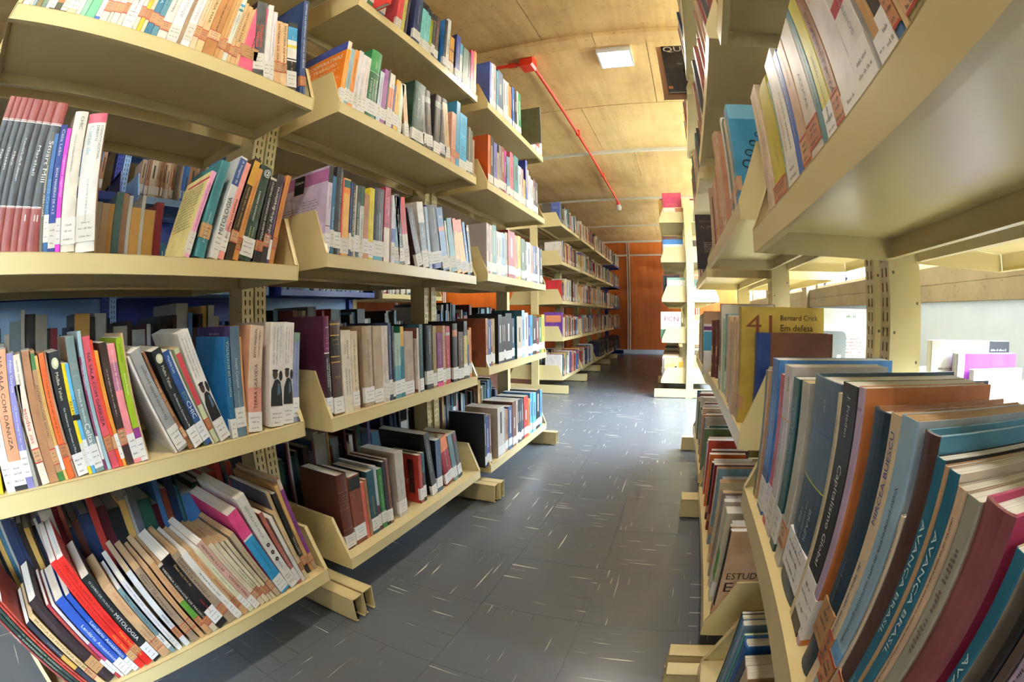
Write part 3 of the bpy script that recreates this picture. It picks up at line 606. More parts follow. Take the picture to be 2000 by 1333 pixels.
('L2',4,1.2052,0.0776,0.2576,0.184,0.0,0.008,'234a3c','w',{'hard':1,'side':'1f4434','t':[('DIVÓRCIO E','e8ece8','u',0.4,0.72,0.24,-0.14),('SEPARAÇÃO','e8ece8','u',0.4,0.72,0.24,0.18),('Yussef Said Cahali','c8d4cc','h',0.86,0.92,0.1,0)]}),
('L2',4,1.254,0.0187,0.2134,0.152,-9.0,0.008,'6a6a68','w',{}),
('L2',4,1.2888,0.0457,0.2487,0.179,-9.1,0.008,'3a3430','w',{'hard':1,'b':[(0.78,0.88,'9aa4a0')]}),
('L2',4,1.3367,0.0451,0.2656,0.179,0.0,0.008,'3a3430','w',{'hard':1,'b':[(0.78,0.88,'9aa4a0')]}),
('L2',4,1.3816,0.0436,0.2701,0.193,0.0,0.008,'3a3430','w',{'hard':1,'b':[(0.78,0.88,'9aa4a0')]}),
('L2',4,1.4239,0.0393,0.2514,0.18,-9.6,0.008,'ccab86','w',{}),
('L2',4,1.4633,0.0376,0.2394,0.157,0.0,0.008,'cf9a84','t',{}),
('L2',4,1.4981,0.0309,0.31,0.2,0.0,0.008,'4098c4','t',{}),
('L2',4,1.5465,0.0646,0.2669,0.189,0.0,0.008,'42b2e4','W',{'t':[('~','1a5a88','h',0.76,0.94,0.6,0),('Tomo I','e8f4fa','h',0.58,0.62,0.4,0),('~','1a4a78','h',0.28,0.42,0.55,0)]}),
('L2',4,1.5891,0.0194,0.2214,0.153,0.0,0.008,'23303a','w',{}),
('L2',4,1.6079,0.0171,0.228,0.155,0.0,0.008,'8c9484','w',{}),
('L2',4,1.6267,0.0194,0.2179,0.144,0.0,0.008,'5c5c5c','w',{}),
('L2',4,1.6459,0.0177,0.1783,0.125,0.0,0.008,'b08a78','n',{}),
('L2',5,0.802,0.0194,0.22,0.144,0.0,0.006,'c89048','w',{}),
('L2',5,0.8226,0.0206,0.22,0.148,0.0,0.006,'eef0f0','w',{}),
('L2',5,0.8506,0.0342,0.22,0.153,0.0,0.006,'eceeec','n',{'b':[(0,0.12,'2f7a50'),(0.2,0.26,'2f7a50')]}),
('L2',5,0.8783,0.0201,0.24,0.17,0.0,-0.055,'d6281e','t',{'hard':1}),
('L2',5,0.8964,0.0149,0.22,0.143,0.0,0.006,'3a78b4','W',{}),
('L2',5,0.9196,0.0304,0.22,0.146,0.0,0.006,'3f74ac','w',{}),
('L2',5,1.0168,0.0323,0.17,0.125,0.0,0.006,'e04a52','w',{}),
('L2',5,1.0463,0.0205,0.18,0.127,0.0,0.006,'c8b868','n',{}),
('L2',5,1.0663,0.0142,0.19,0.128,0.0,0.006,'3a3440','n',{}),
('L2',5,1.1371,0.048,0.2557,0.181,0.0,0.006,'2c3c68','w',{'hard':1,'side':'232c58'}),
('L2',5,1.1731,0.0228,0.2518,0.165,0.0,0.006,'7fd6d8','w',{'b':[(0.85,1,'1c2024')],'side':'3f9a58'}),
('L2',5,1.195,0.0198,0.2513,0.168,0.0,0.006,'8cdce0','w',{'b':[(0.85,1,'1c2024')]}),
('L2',5,1.2158,0.0207,0.2404,0.166,0.0,0.006,'8cdce0','w',{'b':[(0.85,1,'1c2024')]}),
('L2',5,1.2367,0.0199,0.2294,0.163,0.0,0.006,'a0b428','w',{'b':[(0.84,1,'22282c'),(0.82,0.84,'e08a3c')]}),
('L2',5,1.2595,0.0244,0.2387,0.161,0.0,0.006,'33393f','w',{'b':[(0.82,0.84,'e08a3c')]}),
('L2',5,1.286,0.0274,0.2443,0.161,0.0,0.006,'5f4440','w',{}),
('L2',5,1.3533,0.0219,0.2744,0.19,0.0,0.006,'22282c','w',{'side':'2f80c8'}),
('L2',5,1.3803,0.031,0.2952,0.192,0.0,0.006,'eeeeec','w',{'hard':1,'t':[('MANUAL DE','6a6a6a','u',0.3,0.6,0.5,0)]}),
('L2',5,1.4137,0.0345,0.207,0.141,0.0,0.006,'dc9a30','w',{'b':[(0.3,0.34,'6a3a10'),(0.6,0.64,'6a3a10')]}),
('L2',5,1.4683,0.0375,0.2529,0.166,0.0,0.006,'3b4fa8','w',{'side':'262a58','t':[('MANUAL DE PROCESSO','e0d890','u',0.3,0.8,0.4,0)]}),
('L2',5,1.5,0.0247,0.2226,0.157,0.0,0.006,'6fc0e0','w',{'b':[(0.0,0.7,'e8f0f0')]}),
('L2',5,1.5452,0.0542,0.2199,0.155,0.0,0.006,'86a298','w',{'side':'58786c'}),
('L2',5,1.5831,0.0203,0.2193,0.144,0.0,0.006,'2c2c30','w',{}),
('L2',5,1.6109,0.0279,0.249,0.165,0.0,0.006,'e0487c','w',{'side':'cc2c34'}),
('L2',5,1.6409,0.0277,0.2626,0.185,0.0,0.006,'ee9048','w',{}),
('R1',1,0.5329,0.0081,0.2666,0.171,0.0,0.01,'181a20','n',{'side':'14161c'}),
('R1',1,0.5216,0.0133,0.2666,0.19,0.0,0.01,'3a7896','w',{'side':'2f6a8c'}),
('R1',1,0.5068,0.0143,0.2666,0.2,0.0,0.01,'86a4bc','w',{'side':'8faac4','b':[(0.1,0.3,'b4a084')]}),
('R1',1,0.4797,0.0062,0.2666,0.188,0.0,0.01,'4aa4a8','w',{'side':'4a9a5a'}),
('R1',1,0.4629,0.0262,0.2666,0.183,0.0,0.01,'2a62a8','w',{'side':'2f70bc','hard':1}),
('R1',1,0.4275,0.0269,0.2602,0.186,0.0,0.01,'1f2c48','n',{'side':'20304c'}),
('R1',1,0.3996,0.0276,0.2666,0.188,0.0,0.01,'d0b898','n',{'side':'c8a880'}),
('R1',1,0.3669,0.0218,0.2666,0.185,0.0,0.01,'b08c60','n',{'side':'bca68c','ft':[('Idéias','e8e0d0',0.15,0.9,0.5,0.1)]}),
('R1',1,0.3391,0.0249,0.2666,0.189,0.0,0.01,'d8d4c0','n',{'side':'dcd8c4'}),
('R1',2,0.6578,0.0124,0.1982,0.129,0.0,0.012,'5c7468','n',{}),
('R1',2,0.6464,0.0092,0.1985,0.14,0.0,0.012,'c49a74','n',{}),
('R1',2,0.5991,0.0385,0.2202,0.19,0.0,0.012,'3d7ac4','w',{'side':'4f92dc','b':[(0,0.3,'2a5296')],'t':[('~','b8d4f0','d',0.35,0.85,0.24,0)]}),
('R1',2,0.556,0.0209,0.2051,0.132,0.0,0.012,'c04a62','w',{}),
('R1',2,0.5282,0.0336,0.2191,0.143,0.0,0.012,'cbc6c8','w',{'side':'d8d2d0','t':[('ipea','2a2a2a','d',0.86,0.94,0.3,0.2),('~','6a6a6a','d',0.35,0.7,0.3,-0.2)],'b':[(0.7,0.71,'e0a040')]}),
('R1',2,0.4857,0.0263,0.2101,0.2,0.0,0.012,'1e5a5c','w',{'side':'1a4c50','t':[('Introdução aos sistemas de transporte','bcd4d0','d',0.4,0.9,0.26,0.15),('no Brasil e à Logística Internacional','bcd4d0','d',0.42,0.88,0.26,-0.2)]}),
('R1',2,0.4485,0.0264,0.2114,0.15,0.0,0.012,'bcb8a8','t',{'side':'c0bcb0'}),
('R1',2,0.3873,0.0757,0.2233,0.2,0.0,0.012,'3f566a','w',{'side':'455c70','hard':1,'b':[(0.56,1,'5b7488'),(0.555,0.562,'c8c838'),(0.78,0.785,'4060a8')],'t':[('BRAZIL IN','a8b8c4','d',0.24,0.46,0.12,0.2),('THE UNITED NATIONS','a8b8c4','d',0.22,0.48,0.12,0.02),('1946 - 2011','a8b8c4','d',0.24,0.42,0.12,-0.15),('630','a8b8c4','d',0.87,0.92,0.12,0.1)]}),
('R1',2,0.3442,0.0092,0.2174,0.141,0.0,0.012,'d8c8a4','n',{}),
('R1',2,0.3222,0.0337,0.228,0.148,0.0,0.012,'17171a','w',{'side':'6a7a28','t':[('Capitalismo Global','f0f0ee','d',0.32,0.72,0.34,0),('J. Frieden','c8c8c8','d',0.82,0.96,0.24,0)]}),
('R1',2,0.2987,0.0121,0.2292,0.148,0.0,0.012,'b9a0bc','w',{'side':'d8864a','t':[('ipea','3a343a','h',0.925,0.94,0.7,0)]}),
('R1',2,0.2629,0.0306,0.2198,0.154,0.0,0.012,'17384c','r0',{'hard':1,'side':'b07a58','t':[('~','5a7484','d',0.3,0.5,0.3,0)]}),
('R1',2,0.2393,0.0146,0.2228,0.145,0.0,0.012,'dcc6a4','t',{'side':'b8805c','t':[('MIRCEA BUESCU','3a4a98','u',0.68,0.95,0.4,0),('~','5a5a88','d',0.15,0.55,0.3,0)]}),
('R1',2,0.2204,0.0221,0.2244,0.144,0.0,0.012,'98b8cc','t',{'side':'c4d0dc','t':[('Visão prospectiva de uma sociedade globalizada','33465a','d',0.3,0.82,0.32,0)],'b':[(0.12,0.28,'70a8d8')]}),
('R1',2,0.2049,0.0045,0.172,0.125,0.0,0.012,'d8c8b0','n',{'t':[('~','5a5048','d',0.5,0.95,0.4,0)]}),
('R1',2,0.1937,0.0178,0.2222,0.144,0.0,0.012,'4c2a20','t',{'side':'4f93b4','hard':1,'t':[]}),
('R1',2,0.1792,0.0101,0.2134,0.146,0.0,0.012,'17708c','t',{'side':'1c2830','t':[('AVANÇA BRASIL','d8ecec','d',0.45,0.9,0.5,0),('Mais 4 anos','a8d0d8','d',0.1,0.4,0.3,0)]}),
('R1',2,0.1718,0.0045,0.2118,0.148,0.0,0.012,'c49c70','n',{}),
('R1',2,0.164,0.0107,0.2116,0.147,0.0,0.012,'17708c','t',{'side':'d8ccc0','t':[('AVANÇA BRASIL','d8ecec','d',0.45,0.9,0.5,0),('Mais 4 anos','a8d0d8','d',0.1,0.4,0.3,0)]}),
('R1',2,0.1533,0.0089,0.2072,0.146,0.0,0.012,'d4b596','n',{'side':'ccc4bc'}),
('R1',2,0.1415,0.0135,0.207,0.147,0.0,0.012,'a8a894','n',{'t':[('~','5a9a7a','d',0.1,0.4,0.6,0),('~','7a6a60','u',0.6,0.9,0.5,0)],'side':'c8b098'}),
('R1',2,0.1214,0.0254,0.2102,0.146,0.0,0.012,'8e4a50','n',{'hard':1,'side':'c03a6c','t':[]}),
('R1',2,0.0961,0.0095,0.2025,0.143,0.0,0.012,'17708c','n',{'side':'d8c8b0','t':[('AVANÇA BRASIL','d8ecec','d',0.35,0.85,0.5,0)]}),
('R1',2,0.0769,0.0072,0.2081,0.135,0.0,0.012,'1c1614','n',{}),
('R1',2,0.0689,0.0076,0.2085,0.141,0.0,0.012,'5a4a40','n',{}),
('R1',2,0.0597,0.0095,0.211,0.139,0.0,0.012,'a89cb8','n',{}),
('R1',3,0.6649,0.0497,0.2361,0.166,0.0,0.03,'e2c8a8','n',{'side':'e0c8a8','b':[(0.0,0.1,'e8e0e0')],'t':[('~','c090a0','u',0.2,0.9,0.4,0)]}),
('R1',3,0.5987,0.08,0.2094,0.149,0.0,0.03,'c9b824','t',{'hard':1,'t':[]}),
('R1',3,0.5527,0.0095,0.19,0.127,0.0,0.03,'86a890','n',{}),
('R1',3,0.521,0.0526,0.2141,0.153,0.0,0.03,'e8e4dc','w',{'t':[('ECONOMIA BRASILEIRA','333338','d',0.32,0.7,0.36,0.2),('CONTEMPORÂNEA','d86a50','d',0.34,0.68,0.32,-0.2)]}),
('R1',3,0.4829,0.0224,0.1962,0.139,0.0,0.03,'1d5cb8','n',{}),
('R1',3,0.4548,0.0325,0.19,0.128,0.0,0.03,'c39c7c','t',{'t':[('Guido Mantega','4a3a30','d',0.68,0.9,0.4,0)]}),
('R1',3,0.4149,0.0432,0.19,0.128,0.0,0.03,'d2c6ba','t',{'t':[('AÇÚCAR','6a5f58','d',0.42,0.66,0.5,0)]}),
('R1',3,0.384,0.0175,0.19,0.125,0.0,0.03,'4f8890','n',{}),
('R1',3,0.361,0.0273,0.19,0.132,0.0,0.03,'d6cc48','w',{'t':[('EMPREGO no Deserto Global','4a4a20','d',0.22,0.6,0.34,0)]}),
('R1',3,0.3347,0.024,0.19,0.13,0.0,0.03,'9c6c48','t',{'t':[('EXPERIÊNCIA','5a3a28','d',0.3,0.8,0.4,0)]}),
('R1',3,0.3013,0.0416,0.24,0.158,0.0,0.03,'e0d8d4','w',{'t':[('Investimentos','5878b8','d',0.62,0.95,0.26,0.24),('básicos para a','d85a54','d',0.66,0.95,0.22,-0.05),('Qualquer Ativo','d85a54','d',0.62,0.95,0.22,-0.3)]}),
('R1',3,0.2601,0.0397,0.24,0.162,0.0,0.03,'e2ddd6','w',{'t':[('EM DEBATE   QUAIS CENÁRIOS','a0a0a0','d',0.3,0.9,0.22,0.1)],'b':[(0.42,0.47,'b82c38')]}),
('R1',3,0.2246,0.0141,0.225,0.156,0.0,0.03,'c09258','w',{}),
('R1',3,0.2082,0.0175,0.23,0.155,0.0,0.03,'2c2622','w',{}),
('R1',3,0.1924,0.0129,0.23,0.16,0.0,0.03,'3a6c98','t',{}),
('R1',3,0.1813,0.0079,0.225,0.153,0.0,0.03,'dcb98a','n',{'side':'2c4a60'}),
('R1',3,0.1638,0.026,0.2,0.134,0.0,0.03,'a89a6a','t',{'rz':0}),
('R1',3,0.1455,0.0093,0.22,0.148,0.0,0.03,'58b420','n',{}),
('R1',3,0.1366,0.0074,0.2,0.138,0.0,0.03,'7a9aa0','n',{}),
('R1',3,0.1272,0.0101,0.21,0.148,0.0,0.03,'1c2c38','n',{'side':'9a5a38'}),
('R1',3,0.1093,0.0246,0.24,0.161,0.0,0.03,'d8c8cc','n',{'t':[('Z','2a2a58','h',0.1,0.16,0.4,0)]}),
('R1',3,0.0833,0.026,0.23,0.162,0.0,0.03,'c8c0c0','n',{'b':[(0,0.22,'a46a50')]}),
('R1',3,0.0559,0.0276,0.24,0.165,0.0,0.03,'e0dcd8','n',{}),
('R2',1,1.685,0.0194,0.1895,0.18,0.0,0.012,'7a7a7c','t',{'side':'8a8a8c','ft':[('Curso de Introdução','3a3a3c',0.1,0.9,0.8,0.05),('à Ciência Política','3a3a3c',0.1,0.83,0.8,0.05)]}),
('R2',1,1.627,0.0313,0.2175,0.147,0.0,0.012,'e0d8d0','n',{'side':'cc4a40'}),
('R2',1,1.5088,0.0262,0.1994,0.135,0.0,0.012,'d8a078','n',{'side':'e2722c','ft':[('Idéias Políticas de','f4d8b8',0.15,0.88,0.75,0.06)]}),
('R2',1,1.3962,0.0235,0.2067,0.139,0.0,0.012,'28181a','t',{'side':'2a1214'}),
('R2',1,1.3165,0.0262,0.2272,0.154,0.0,0.012,'8c1c20','t',{'side':'801a1c'}),
('R2',1,1.2183,0.0227,0.2495,0.173,0.0,0.012,'d8c8a8','t',{'side':'7a9aa8','b':[(0.2,0.5,'d8ccb0')]}),
('R2',1,1.1097,0.0262,0.25,0.163,0.0,0.012,'d4bc98','t',{'side':'ccbc98'}),
('R2',1,1.0353,0.022,0.25,0.172,0.0,0.012,'8a8680','t',{'side':'98948c'}),
('R2',1,0.9815,0.0221,0.25,0.17,0.0,0.012,'d6c8b8','n',{'side':'cfc0b0'}),
('R2',1,0.9257,0.04,0.25,0.163,0.0,0.012,'c8d0b0','w',{'side':'ccc4a8','b':[(0.2,0.6,'4aa428')]}),
('R2',1,0.8287,0.0243,0.25,0.168,0.0,0.012,'2c1c1a','t',{'hard':1,'side':'c9a684','ft':[('ESTUDOS','3a2a22',0.08,0.6,0.6,0.1),('EM','3a2a22',0.08,0.48,0.35,0.1)]}),
('R2',2,1.562,0.026,0.197,0.14,0.0,0.0,'6b3420','n',{'hard':1,'b':[(0.38,0.55,'c8a878'),(0.2,0.24,'b88860')]}),
('R2',2,1.534,0.026,0.199,0.14,0.0,0.013,'6b3420','n',{'hard':1,'b':[(0.38,0.55,'c8a878'),(0.2,0.24,'b88860')]}),
('R2',2,1.506,0.026,0.201,0.14,0.0,0.026,'6b3420','n',{'hard':1,'b':[(0.38,0.55,'c8a878'),(0.2,0.24,'b88860')]}),
('R2',2,1.248,0.016,0.205,0.14,0.0,0.008,'a8c89c','n',{}),
('R2',2,1.212,0.034,0.218,0.15,0.0,0.012,'5ea8d0','w',{'side':'6ab0d4','b':[(0.33,0.45,'20304c'),(0.15,0.33,'2f7cc0')]}),
('R2',2,1.168,0.03,0.215,0.15,0.0,0.01,'cdb698','n',{'side':'d2bca0'}),
('R2',2,1.13,0.022,0.2,0.14,0.0,0.012,'c6a888','n',{}),
('R2',2,1.1,0.02,0.21,0.14,0.0,0.006,'cfae88','n',{}),
('R2',2,1.075,0.022,0.19,0.14,0.0,0.01,'cdb698','n',{'side':'d2bca0'}),
('R2',2,1.045,0.026,0.2,0.14,0.0,0.004,'c6a888','n',{}),
('R2',2,1.016,0.022,0.21,0.14,0.0,0.008,'cfae88','n',{}),
('R2',2,0.99,0.02,0.2,0.14,0.0,0.0,'cdb698','n',{'side':'d2bca0'}),
('R2',2,0.968,0.016,0.205,0.14,0.0,0.0,'cfae88','n',{}),
('R2',2,0.945,0.02,0.2,0.14,0.0,0.004,'c6a888','n',{}),
('R2',2,0.9,0.03,0.232,0.187,0.0,0.004,'b89a34','t',{'side':'c8a840','ft':[('41','8a4a28',0.06,0.93,0.3,0.15),('Bernard Crick','4a3820',0.46,0.94,0.46,0.06),('Em defesa','3a2818',0.46,0.85,0.4,0.055)]}),
('R2',2,0.855,0.036,0.182,0.165,0.0,0.03,'1f3f88','n',{'hard':1,'side':'7a4426','bwx':1}),
('R2',3,1.4185,0.0252,0.2124,0.145,0.0,0.012,'c89a78','t',{}),
('R2',3,1.3568,0.0317,0.2148,0.142,0.0,0.012,'d2a684','t',{}),
('R2',3,1.2996,0.0265,0.2188,0.148,0.0,0.012,'b88a68','n',{}),
('R2',3,1.2514,0.0222,0.2243,0.158,0.0,0.012,'d09030','t',{}),
('R2',3,1.2204,0.0381,0.3088,0.2,0.0,0.012,'c88a6c','t',{}),
('R2',3,1.1829,0.0358,0.2983,0.199,0.0,0.012,'c9a07c','n',{}),
('R2',3,1.1475,0.0337,0.2252,0.145,0.0,0.012,'cfa882','t',{}),
('R2',3,1.1124,0.0353,0.2576,0.184,0.0,0.012,'c88c68','n',{}),
('R2',3,0.9986,0.0292,0.2566,0.179,0.0,0.012,'e4e2dc','t',{}),
('R2',3,0.967,0.0323,0.2375,0.162,0.0,0.012,'3f6a68','t',{}),
('R2',3,0.9339,0.0327,0.2266,0.159,0.0,0.012,'cdb090','n',{}),
('R2',3,0.8948,0.0442,0.2369,0.19,0.0,0.012,'4a9cc0','t',{'side':'3f97bd','bw':[(0.85,1,'7fc0d8')],'ft':[('O HOMEM','1c2c38',0.28,0.72,0.5,0.05),('O HOMEM','1c2c38',0.2,0.64,0.6,0.06),('O HOMEM','1c2c38',0.13,0.55,0.68,0.07),('O HOMEM','1c2c38',0.08,0.45,0.8,0.08),('O','1c2c38',0.1,0.33,0.15,0.09)]}),
]
XBOOKS = [
('R2',3,1.0283,0.0292,0.2451,0.018,'c8a27c'),
('R2',3,1.2741,0.0222,0.2243,0.018,'b88e68'),
('R2',3,1.3266,0.0265,0.2134,0.018,'8a5a48'),
('R2',3,1.389,0.0317,0.2018,0.018,'cfc8bc'),
('R2',3,1.4443,0.0252,0.1992,0.018,'c8a27c'),
('R2',3,1.47,0.0252,0.2091,0.024,'a87a58'),
('R2',1,0.8535,0.0243,0.2439,0.018,'cfc8bc'),
('R2',1,0.8782,0.0243,0.2411,0.024,'b88e68'),
('R2',1,1.0042,0.0221,0.2479,0.018,'a87a58'),
('R2',1,1.0578,0.022,0.2284,0.018,'b88e68'),
('R2',1,1.1364,0.0262,0.2329,0.018,'cfc8bc'),
('R2',1,1.163,0.0262,0.2385,0.024,'8a5a48'),
('R2',1,1.2414,0.0227,0.2394,0.018,'a87a58'),
('R2',1,1.2646,0.0227,0.2322,0.024,'b88e68'),
('R2',1,1.3432,0.0262,0.2091,0.018,'a87a58'),
('R2',1,1.3699,0.0262,0.2118,0.024,'b88e68'),
('R2',1,1.4203,0.0235,0.1959,0.018,'8a5a48'),
('R2',1,1.4443,0.0235,0.198,0.024,'a87a58'),
('R2',1,1.5355,0.0262,0.1809,0.018,'8a5a48'),
('R2',1,1.5622,0.0262,0.197,0.024,'8a5a48'),
('R2',1,1.6588,0.0313,0.2151,0.018,'b88e68'),
]
L3BOOKS = [
(5,1.813,0.0215,0.286,'5f7ad0','5f78cc'),
(5,1.835,0.0218,0.29,'eae8ea','eae8ea'),
(5,1.863,0.0333,0.297,'b8b0b0','b8b0b0'),
(5,1.897,0.0182,0.276,'3fa0c0','3fa0c0'),
(5,1.941,0.0675,0.294,'4f6a84','4f6a84'),
(5,1.997,0.0349,0.272,'f0eeee','f0eeee'),
(5,2.031,0.0306,0.275,'ece8e8','ece8e8'),
(5,2.054,0.0153,0.283,'d8a468','d8a468'),
(5,2.076,0.0263,0.269,'e08a40','e08a40'),
(5,2.096,0.0136,0.28,'7a4a38','7a4a38'),
(5,2.128,0.0329,0.289,'2f66b4','2f66b4'),
(5,2.167,0.0338,0.286,'22222a','22222a'),
(5,2.196,0.0228,0.296,'e8e4dc','e8e4dc'),
(5,2.229,0.0414,0.297,'2f8a58','2f8a58'),
(5,2.397,0.0398,0.16,'e8dcd0','e8dcd0'),
(5,2.438,0.0409,0.16,'d89a70','d89a70'),
(5,2.484,0.0493,0.16,'e0e4ea','e0e4ea'),
(5,2.538,0.0438,0.27,'8a2438','8a2438'),
(5,2.576,0.0297,0.273,'c8504c','c8504c'),
(5,2.622,0.0462,0.248,'f2f0ee','f2f0ee'),
(4,1.799,0.0281,0.259,'d86a2c','c4500e'),
(4,1.83,0.0331,0.261,'2a2224','2a2224'),
(4,1.873,0.0431,0.243,'6a68b4','6a4a8a'),
(4,1.906,0.0219,0.201,'c8a884','c8a884'),
(4,1.933,0.0316,0.25,'8a8688','8a8688'),
(4,1.968,0.0373,0.256,'8a4440','8a4440'),
(4,1.999,0.0334,0.247,'c42c98','c42c98'),
(4,2.026,0.0391,0.223,'6a9cc4','6a9cc4'),
(4,2.056,0.0197,0.229,'9a9490','9a9490'),
(4,2.087,0.0411,0.266,'e0607c','e0607c'),
(4,2.117,0.0122,0.252,'8a8488','8a8488'),
(4,2.157,0.0654,0.266,'4a8a90','4a8a90'),
(4,2.213,0.0454,0.225,'f0eeec','f0eeec'),
(4,2.254,0.035,0.222,'e4a0a4','e4a0a4'),
(4,2.287,0.0298,0.167,'eec070','eec070'),
(4,2.324,0.0306,0.3,'4a62b8','34429a'),
(4,2.352,0.0249,0.247,'e0c4c4','e0c4c4'),
(4,2.381,0.032,0.219,'f0ece6','f0ece6'),
(4,2.421,0.0463,0.207,'eee8e4','eee8e4'),
(4,2.465,0.0409,0.223,'5a2630','5a2630'),
(4,2.507,0.0421,0.213,'26262e','26262e'),
(3,1.78,0.0204,0.231,'e0b898','c8bcbc'),
(3,1.8,0.0172,0.23,'8a3434','8a3434'),
(3,1.82,0.0212,0.228,'e0c8a8','e0c8a8'),
(3,1.855,0.0482,0.234,'4a7a70','4a7a70'),
(3,1.891,0.0226,0.212,'c8c4bc','c8c4bc'),
(3,1.92,0.0352,0.212,'ece8e0','ece8e0'),
(3,1.963,0.0489,0.216,'a8bcd8','a8bcd8'),
(3,2.003,0.0293,0.225,'c0ac90','c0ac90'),
(3,2.074,0.0946,0.244,'a82c40','8c1c28'),
(3,2.143,0.0426,0.233,'ee8a50','ee8a50'),
(3,2.187,0.0442,0.237,'f4b834','f4b834'),
(3,2.246,0.062,0.231,'4a5a34','4a5a34'),
(3,2.291,0.0264,0.223,'22262c','22262c'),
(3,2.341,0.0723,0.225,'e8eaee','e8eaee'),
(3,2.398,0.0404,0.218,'b88a68','b88a68'),
(3,2.439,0.0417,0.219,'4a64a0','4a64a0'),
(3,2.479,0.0367,0.222,'3a2430','3a2430'),
(3,2.517,0.0378,0.222,'c8c4c8','c8c4c8'),
(3,2.569,0.0445,0.219,'2a2a2e','2a2a2e'),
(2,1.762,0.0224,0.216,'b0765c','8a4a30'),
(2,1.789,0.0297,0.211,'2f569c','2f569c'),
(2,1.813,0.0166,0.213,'8a4038','8a4038'),
(2,1.835,0.0275,0.214,'a8884c','a8884c'),
(2,1.915,0.0446,0.232,'38424e','141416'),
(2,1.948,0.0203,0.223,'30282c','30282c'),
(2,1.97,0.0215,0.223,'4a1c24','4a1c24'),
(2,2.022,0.0819,0.238,'1f2430','14161e'),
(2,2.083,0.0385,0.213,'203a5c','203a5c'),
(2,2.176,0.0743,0.222,'c8bca8','2f7a90'),
(2,2.235,0.0436,0.255,'a8c4e8','3f7480'),
(2,2.286,0.0555,0.241,'e8e6e4','e8e6e4'),
(2,2.332,0.0364,0.228,'3a4a98','3a4a98'),
(2,2.37,0.0375,0.228,'4aa0d0','4aa0d0'),
(2,2.426,0.0732,0.224,'2a2828','2a2828'),
(2,2.486,0.0469,0.213,'7a2438','7a2438'),
(2,2.535,0.0485,0.216,'4a7a4c','4a7a4c'),
(2,2.594,0.0571,0.231,'f2b848','f2b848'),
(1,1.727,0.0189,0.255,'3a3c44','121218'),
(1,1.752,0.0292,0.239,'2c4a94','2c4a94'),
(1,1.779,0.0207,0.24,'7a4a34','7a4a34'),
(1,1.908,0.0818,0.249,'cfcac2','c4bdb2'),
(1,1.958,0.0144,0.231,'b8b4b0','b8b4b0'),
(1,1.982,0.0322,0.222,'b8825c','b8825c'),
(1,2.03,0.0505,0.229,'38588c','38588c'),
(1,2.088,0.0529,0.243,'7c4c34','7c4c34'),
(1,2.127,0.0239,0.24,'d8d0c8','d8d0c8'),
(1,2.151,0.0244,0.239,'1c1c20','1c1c20'),
(1,2.18,0.0313,0.239,'20404c','20404c'),
(1,2.212,0.0321,0.233,'4c4c58','4c4c58'),
(1,2.269,0.0676,0.238,'c43a30','2a4470'),
(1,2.321,0.0348,0.213,'dc8a38','dc8a38'),
(1,2.36,0.0431,0.243,'5aa8e0','5aa8e0'),
(1,2.418,0.0556,0.233,'6ab4e8','6ab4e8'),
(1,2.486,0.0711,0.24,'1c1c20','141416'),
(1,2.545,0.0392,0.228,'4a9ade','4a9ade'),
]

# ------------------------------------------------------------------ the room
X0, X1, Y0, Y1, H = ROOM['x0'], ROOM['x1'], ROOM['y0'], ROOM['y1'], ROOM['h']
rng = random.Random(11)

mb = MB()
mb.box(X0 - .3, X1 + .3, Y0 - .3, Y1 + .3, -.12, -.0022)
floor = tag(build(mb, 'floor', TILE_A), kind='structure')
TS = .30
tile_me = []
for mt in (TILE_A, TILE_B):
    mb = MB()
    e = TS / 2 - .0004
    mb.box(-e, e, -e, e, -.003, 0)
    tile_me.append(mb.mesh('tile', mt))
def tile(i, j):
    o = link('tile', tile_me[(i + j) % 2], floor, (-.18 + TS * (i + .5), .06 + TS * (j + .5), 0))
for j in range(-3, 32):
    for i in range(-3, 2):
        tile(i, j)
for j in range(8, 15):
    for i in list(range(-10, -3)) + list(range(2, 5)):
        tile(i, j)
for j in range(-4, 0):
    for i in range(-6, -3):
        tile(i, j)

# ceiling: cast concrete slabs with joints
mb = MB()
mb.box(X0 - .3, X1 + .3, Y0 - .3, Y1 + .3, H + .03, H + .15)
ceiling = tag(build(mb, 'ceiling', CONC), kind='structure')
ys = [-4.0, -2.0, -1.5, .38, 2.12, 2.235, 3.12, 4.12, 5.0, 5.97, 7.84, Y1]
for k in range(len(ys) - 1):
    a, b = ys[k], ys[k + 1]
    drop = [0, .022, 0, .0, .03, 0, .004, .014, .008, .016, .006][k % 11]
    cuts = [X0, X0 + 1.6 + .5 * (k % 3), -2.6 + .45 * (k % 2), -.62 + .5 * (k % 3) * .6, X1]
    for c0, c1 in zip(cuts, cuts[1:]):
        s = MB()
        s.box(c0 + .002, c1 - .002, a + .0015, b - .0015, H - drop, H + .04)
        build(s, 'slab', CONC, ceiling)
for y, d in ((4.12, .026), (5.97, .026), (7.84, .03)):  # pale strips at joints: light catching the slab edges is put into their colour
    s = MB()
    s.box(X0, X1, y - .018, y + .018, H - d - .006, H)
    build(s, 'lit_joint_strip', LITJOINT, ceiling)

